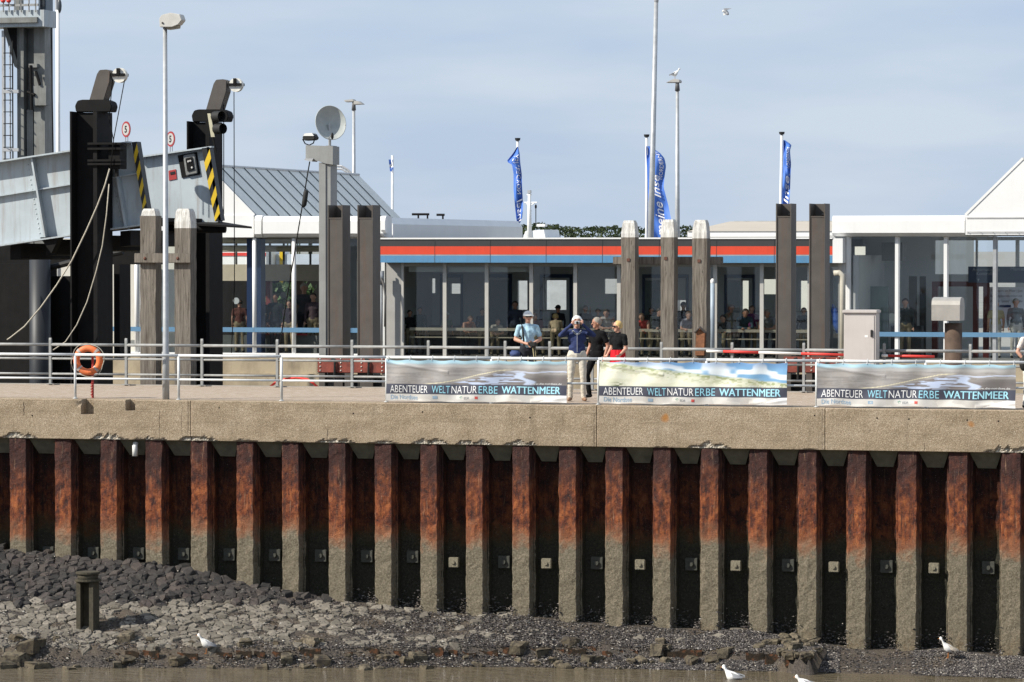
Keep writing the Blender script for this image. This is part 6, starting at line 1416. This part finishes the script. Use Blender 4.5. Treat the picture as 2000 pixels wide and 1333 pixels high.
# ================================================================== FLAGS
FB = mat('flag_blue', (.06,.16,.52), .6, 0, .10, 3); FLW = flat('flag_white', (.75,.75,.78)); FP = mat('flagpole_white', (.62,.63,.64), .4)
def flag(xp, yt, V, left, right, label, texts, ybase=690, lean=0, rip=.12, mirror=False):
    o = thing('flag', label, 'flag', P(xp+lean, ybase, V), 'blue banner flags behind the halls')
    g_ = P(xp+lean, ybase, V); MB().tube([Vector((g_.x, V, 0)), P(xp, yt, V)], [.065, .05], 10).build('pole', FP, o, True)
    MB().tube([P(xp, yt+2, V), P(xp, yt-3, V)], [.09, .11], 12).build('cap', RUBBER, o)
    ys = [q[0] for q in left]; y0, y1 = ys[0], ys[-1]
    def fn(t_, s_, off=0.0):
        y = y0+(y1-y0)*s_; a = np.interp(y, ys, [q[1] for q in left]); b = np.interp(y, [q[0] for q in right], [q[1] for q in right]); x = a+(b-a)*t_
        dv = rip*(math.sin(t_*6.5+s_*5)*.8+.5*math.sin(s_*17+t_*3)+.3*math.sin(t_*14-s_*9))
        return P(x, y, V-.15+dv-off)
    tt = list(np.linspace(0, 1, 14)); ss = list(np.linspace(0, 1, 40))
    mb = MB(); mb.grid(fn, tt, ss); mb.grid(lambda a, b: fn(a, b, -.012), tt, ss, flip=True); mb.build('cloth', FB, o, True)
    for body, t0, t1, s0, s1, bd, sh in texts:
        v_, f_ = text_mesh(body, bd, sh); 
        # text runs up the flag: its x goes from bottom (s1) to top (s0), its y across (t1 .. t0)
        mb = MB(); mb.add([fn((t1+(t0-t1)*b) if not mirror else (t0+(t1-t0)*b), s1+(s0-s1)*a, .02) for a, b in v_], f_); mb.build('lettering', FLW, o)
    return o
flag(1011, 273, 60, [(287,1010),(300,1002),(316,989),(322,1000),(340,1003),(370,1003),(405,1006),(436,1009)], [(287,1012),(300,1015),(316,1016),(340,1019),(370,1020),(405,1022),(425,1020),(436,1016)], 'blue flag on the left pole, blown to the left and twisted', [('NORDERNEY', .38, .85, .10, .62, .0, 0), ('Insel', .25, .95, .68, 1.0, .01, .3)], mirror=True)
flag(1263, 266, 60, [(286,1262),(300,1262),(340,1264),(400,1267),(466,1270)], [(286,1270),(300,1290),(310,1298),(325,1301),(345,1298),(366,1296),(400,1305),(430,1311),(466,1313)], 'large blue flag with white script behind the leaning mast', [('NORDERNEY', .66, .88, .02, .36, .0, 0), ('meine Insel', .28, .72, .26, .98, .01, .35)], rip=.10)
flag(1527, 261, 60, [(274,1530),(290,1530),(340,1529),(405,1527)], [(274,1533),(283,1546),(295,1543),(320,1545),(345,1544),(375,1543),(405,1541)], 'blue flag on the right pole, half hidden by a steel pile', [('NORDERNEY', .45, .85, .10, .42, .0, 0), ('Insel', .2, .85, .45, .95, .01, .3)], lean=-6)
o = thing('flag', 'tiny blue and white flag on a thin pole right of the zinc roof', 'flag', P(765, 690, 80)); V = 80; g_ = P(766, 690, V); MB().tube([Vector((g_.x, V, 0)), P(766.5, 304, V)], .06, 8).build('pole', FP, o, True)
for y0, y1, m_ in ((312,322,FB),(322,327,FLW),(327,335,FB)): MB().grid(lambda a, b: P(759+7*a+(b-312)*.12, b, V-.05+.08*math.sin(a*5+b*.5)), [0, .33, .66, 1], [y0, y1]).build('cloth', m_, o, True)

# ================================================================== GULLS
GW = mat('gull_white', (.74,.73,.70), .7, 0, .06, 30); GG = mat('gull_grey', (.24,.25,.27), .7, 0, .12, 30); GB = flat('gull_black', (.02,.02,.02)); GO = flat('gull_beak', (.45,.16,.03)); GM = mat('gull_mottled', (.42,.37,.31), .8, 0, .55, 60)
def gull(label, p, yaw, sc=1.0, wing=GG, swim=False, head_up=0.0, hood=False):
    p = Vector(p); o = thing('gull', label, 'gull', p, 'gulls'); M = Matrix.Rotation(yaw, 3, 'Z'); lift = .11 if not swim else -.035
    def W(x, y, z): return p+M @ (Vector((x*.86, y, (z+.16*x*(not swim))*1.12+lift))*sc)
    # body of rings from tail to beak base
    head_up += .35
    rings = [(-.20, .075, .008, .006), (-.13, .075, .030, .025), (-.05, .075, .058, .055), (.04, .075, .064, .068), (.10, .092+.02*head_up, .048, .056), (.135, .135+.05*head_up, .031, .034), (.155, .172+.06*head_up, .030, .031), (.185, .18+.06*head_up, .028, .027), (.208, .175+.06*head_up, .014, .014)]
    mb = MB(); n = 12
    vs_ = [W(x, 1.25*ry*math.cos(a), z+1.25*rz*math.sin(a)) for x, z, ry, rz in rings for a in np.linspace(0, 2*math.pi, n, endpoint=False)]
    fs_ = [(i*n+j, i*n+(j+1) % n, (i+1)*n+(j+1) % n, (i+1)*n+j) for i in range(len(rings)-1) for j in range(n)]+[tuple(range(n-1, -1, -1)), tuple((len(rings)-1)*n+j for j in range(n))]
    mb.add(vs_, fs_); mb.build('body', GW, o, True)
    for k in (-1, 1):
        mb = MB(); mb.grid(lambda a, b: W(.09-.33*a, k*(.074*math.sin(math.pi*min(1, .25+.75*(1-a)))+.014), .110-.03*a+.052*(b-.5)*(1-.7*a)*2-.01*abs(b-.5)), list(np.linspace(0, 1, 8)), list(np.linspace(0, 1, 5)), flip=(k < 0)); mb.grid(lambda a, b: W(.09-.33*a, k*(.074*math.sin(math.pi*min(1, .25+.75*(1-a)))+.006), .110-.03*a+.052*(b-.5)*(1-.7*a)*2-.01*abs(b-.5)), list(np.linspace(0, 1, 8)), list(np.linspace(0, 1, 5)), flip=(k > 0))
        wg = mb.build('wing', wing, o, True)
        MB().tube([W(-.16, k*.022, .095), W(-.25, k*.010, .083)], [.012*sc, .003*sc], 6).build('wing_tip', GB, wg)
        MB().ell(W(.188, k*.022, .186+.06*head_up), (.005*sc,)*3, 6, 4).build('eye', GB, o)
        if not swim:
            MB().tube([W(.0, k*.025, .02), W(.005, k*.025, -.11)], .0055*sc, 6).tube([W(.0, k*.025, -.105), W(.045, k*.03, -.11)], .006*sc, 5).build('leg', GO, o)
    MB().tube([W(.205, 0, .175+.06*head_up), W(.245, 0, .166+.06*head_up)], [.010*sc, .003*sc], 6).build('beak', GO, o)
    return o
pg = slope_hit(403, 1281); pg.z = gz(pg.x, pg.y)+.03; gull('white gull standing on the muddy stones near the water on the left', pg, math.pi+.35, 1.0)
pg = slope_hit(1852, 1287); pg.z = gz(pg.x, pg.y)+.02; gull('mottled gull standing on mussels at the foot of the rightmost piles', pg, math.pi+.25, .98, GM, head_up=.35)
pg = G(1430, 1327, ZW); gull('gull swimming at the water edge, larger of the two afloat', pg, math.pi-.1, 1.15, GG, True, .25)
pg = G(1572, 1341, ZW); gull('gull swimming half cut off by the bottom edge', pg, math.pi+.1, 1.05, GG, True, -.2)
gull('gull perched on the head of the distant lamp post', P(1317, 155, 50)+Vector((0, .1, 0)), .3, .95, GG)
# flying gull
c0 = P(1418, 24, 38); o = thing('gull', 'gull in flight high in the sky right of the tall mast', 'gull', c0, 'gulls')
MB().ell(c0, (.07, .2, .055), 12, 8, rot=Matrix.Rotation(.6, 3, 'Z') @ Matrix.Rotation(.5, 3, 'X')).build('body', GG, o, True)
for pts in (((1416,21),(1413,17),(1419,16.5),(1429,17),(1421,19.5)), ((1416,24),(1412,27),(1413.5,31),(1417,28),(1420,24))):
    MB().prism([P(x, y, 37.9) for x, y in pts], (0, .02, 0)).build('wing', GG if pts[0][1] == 21 else GW, o)
MB().ell(c0+Vector((-.06, -.12, .02)), (.035, .035, .035), 8, 6).build('head', GW, o, True)
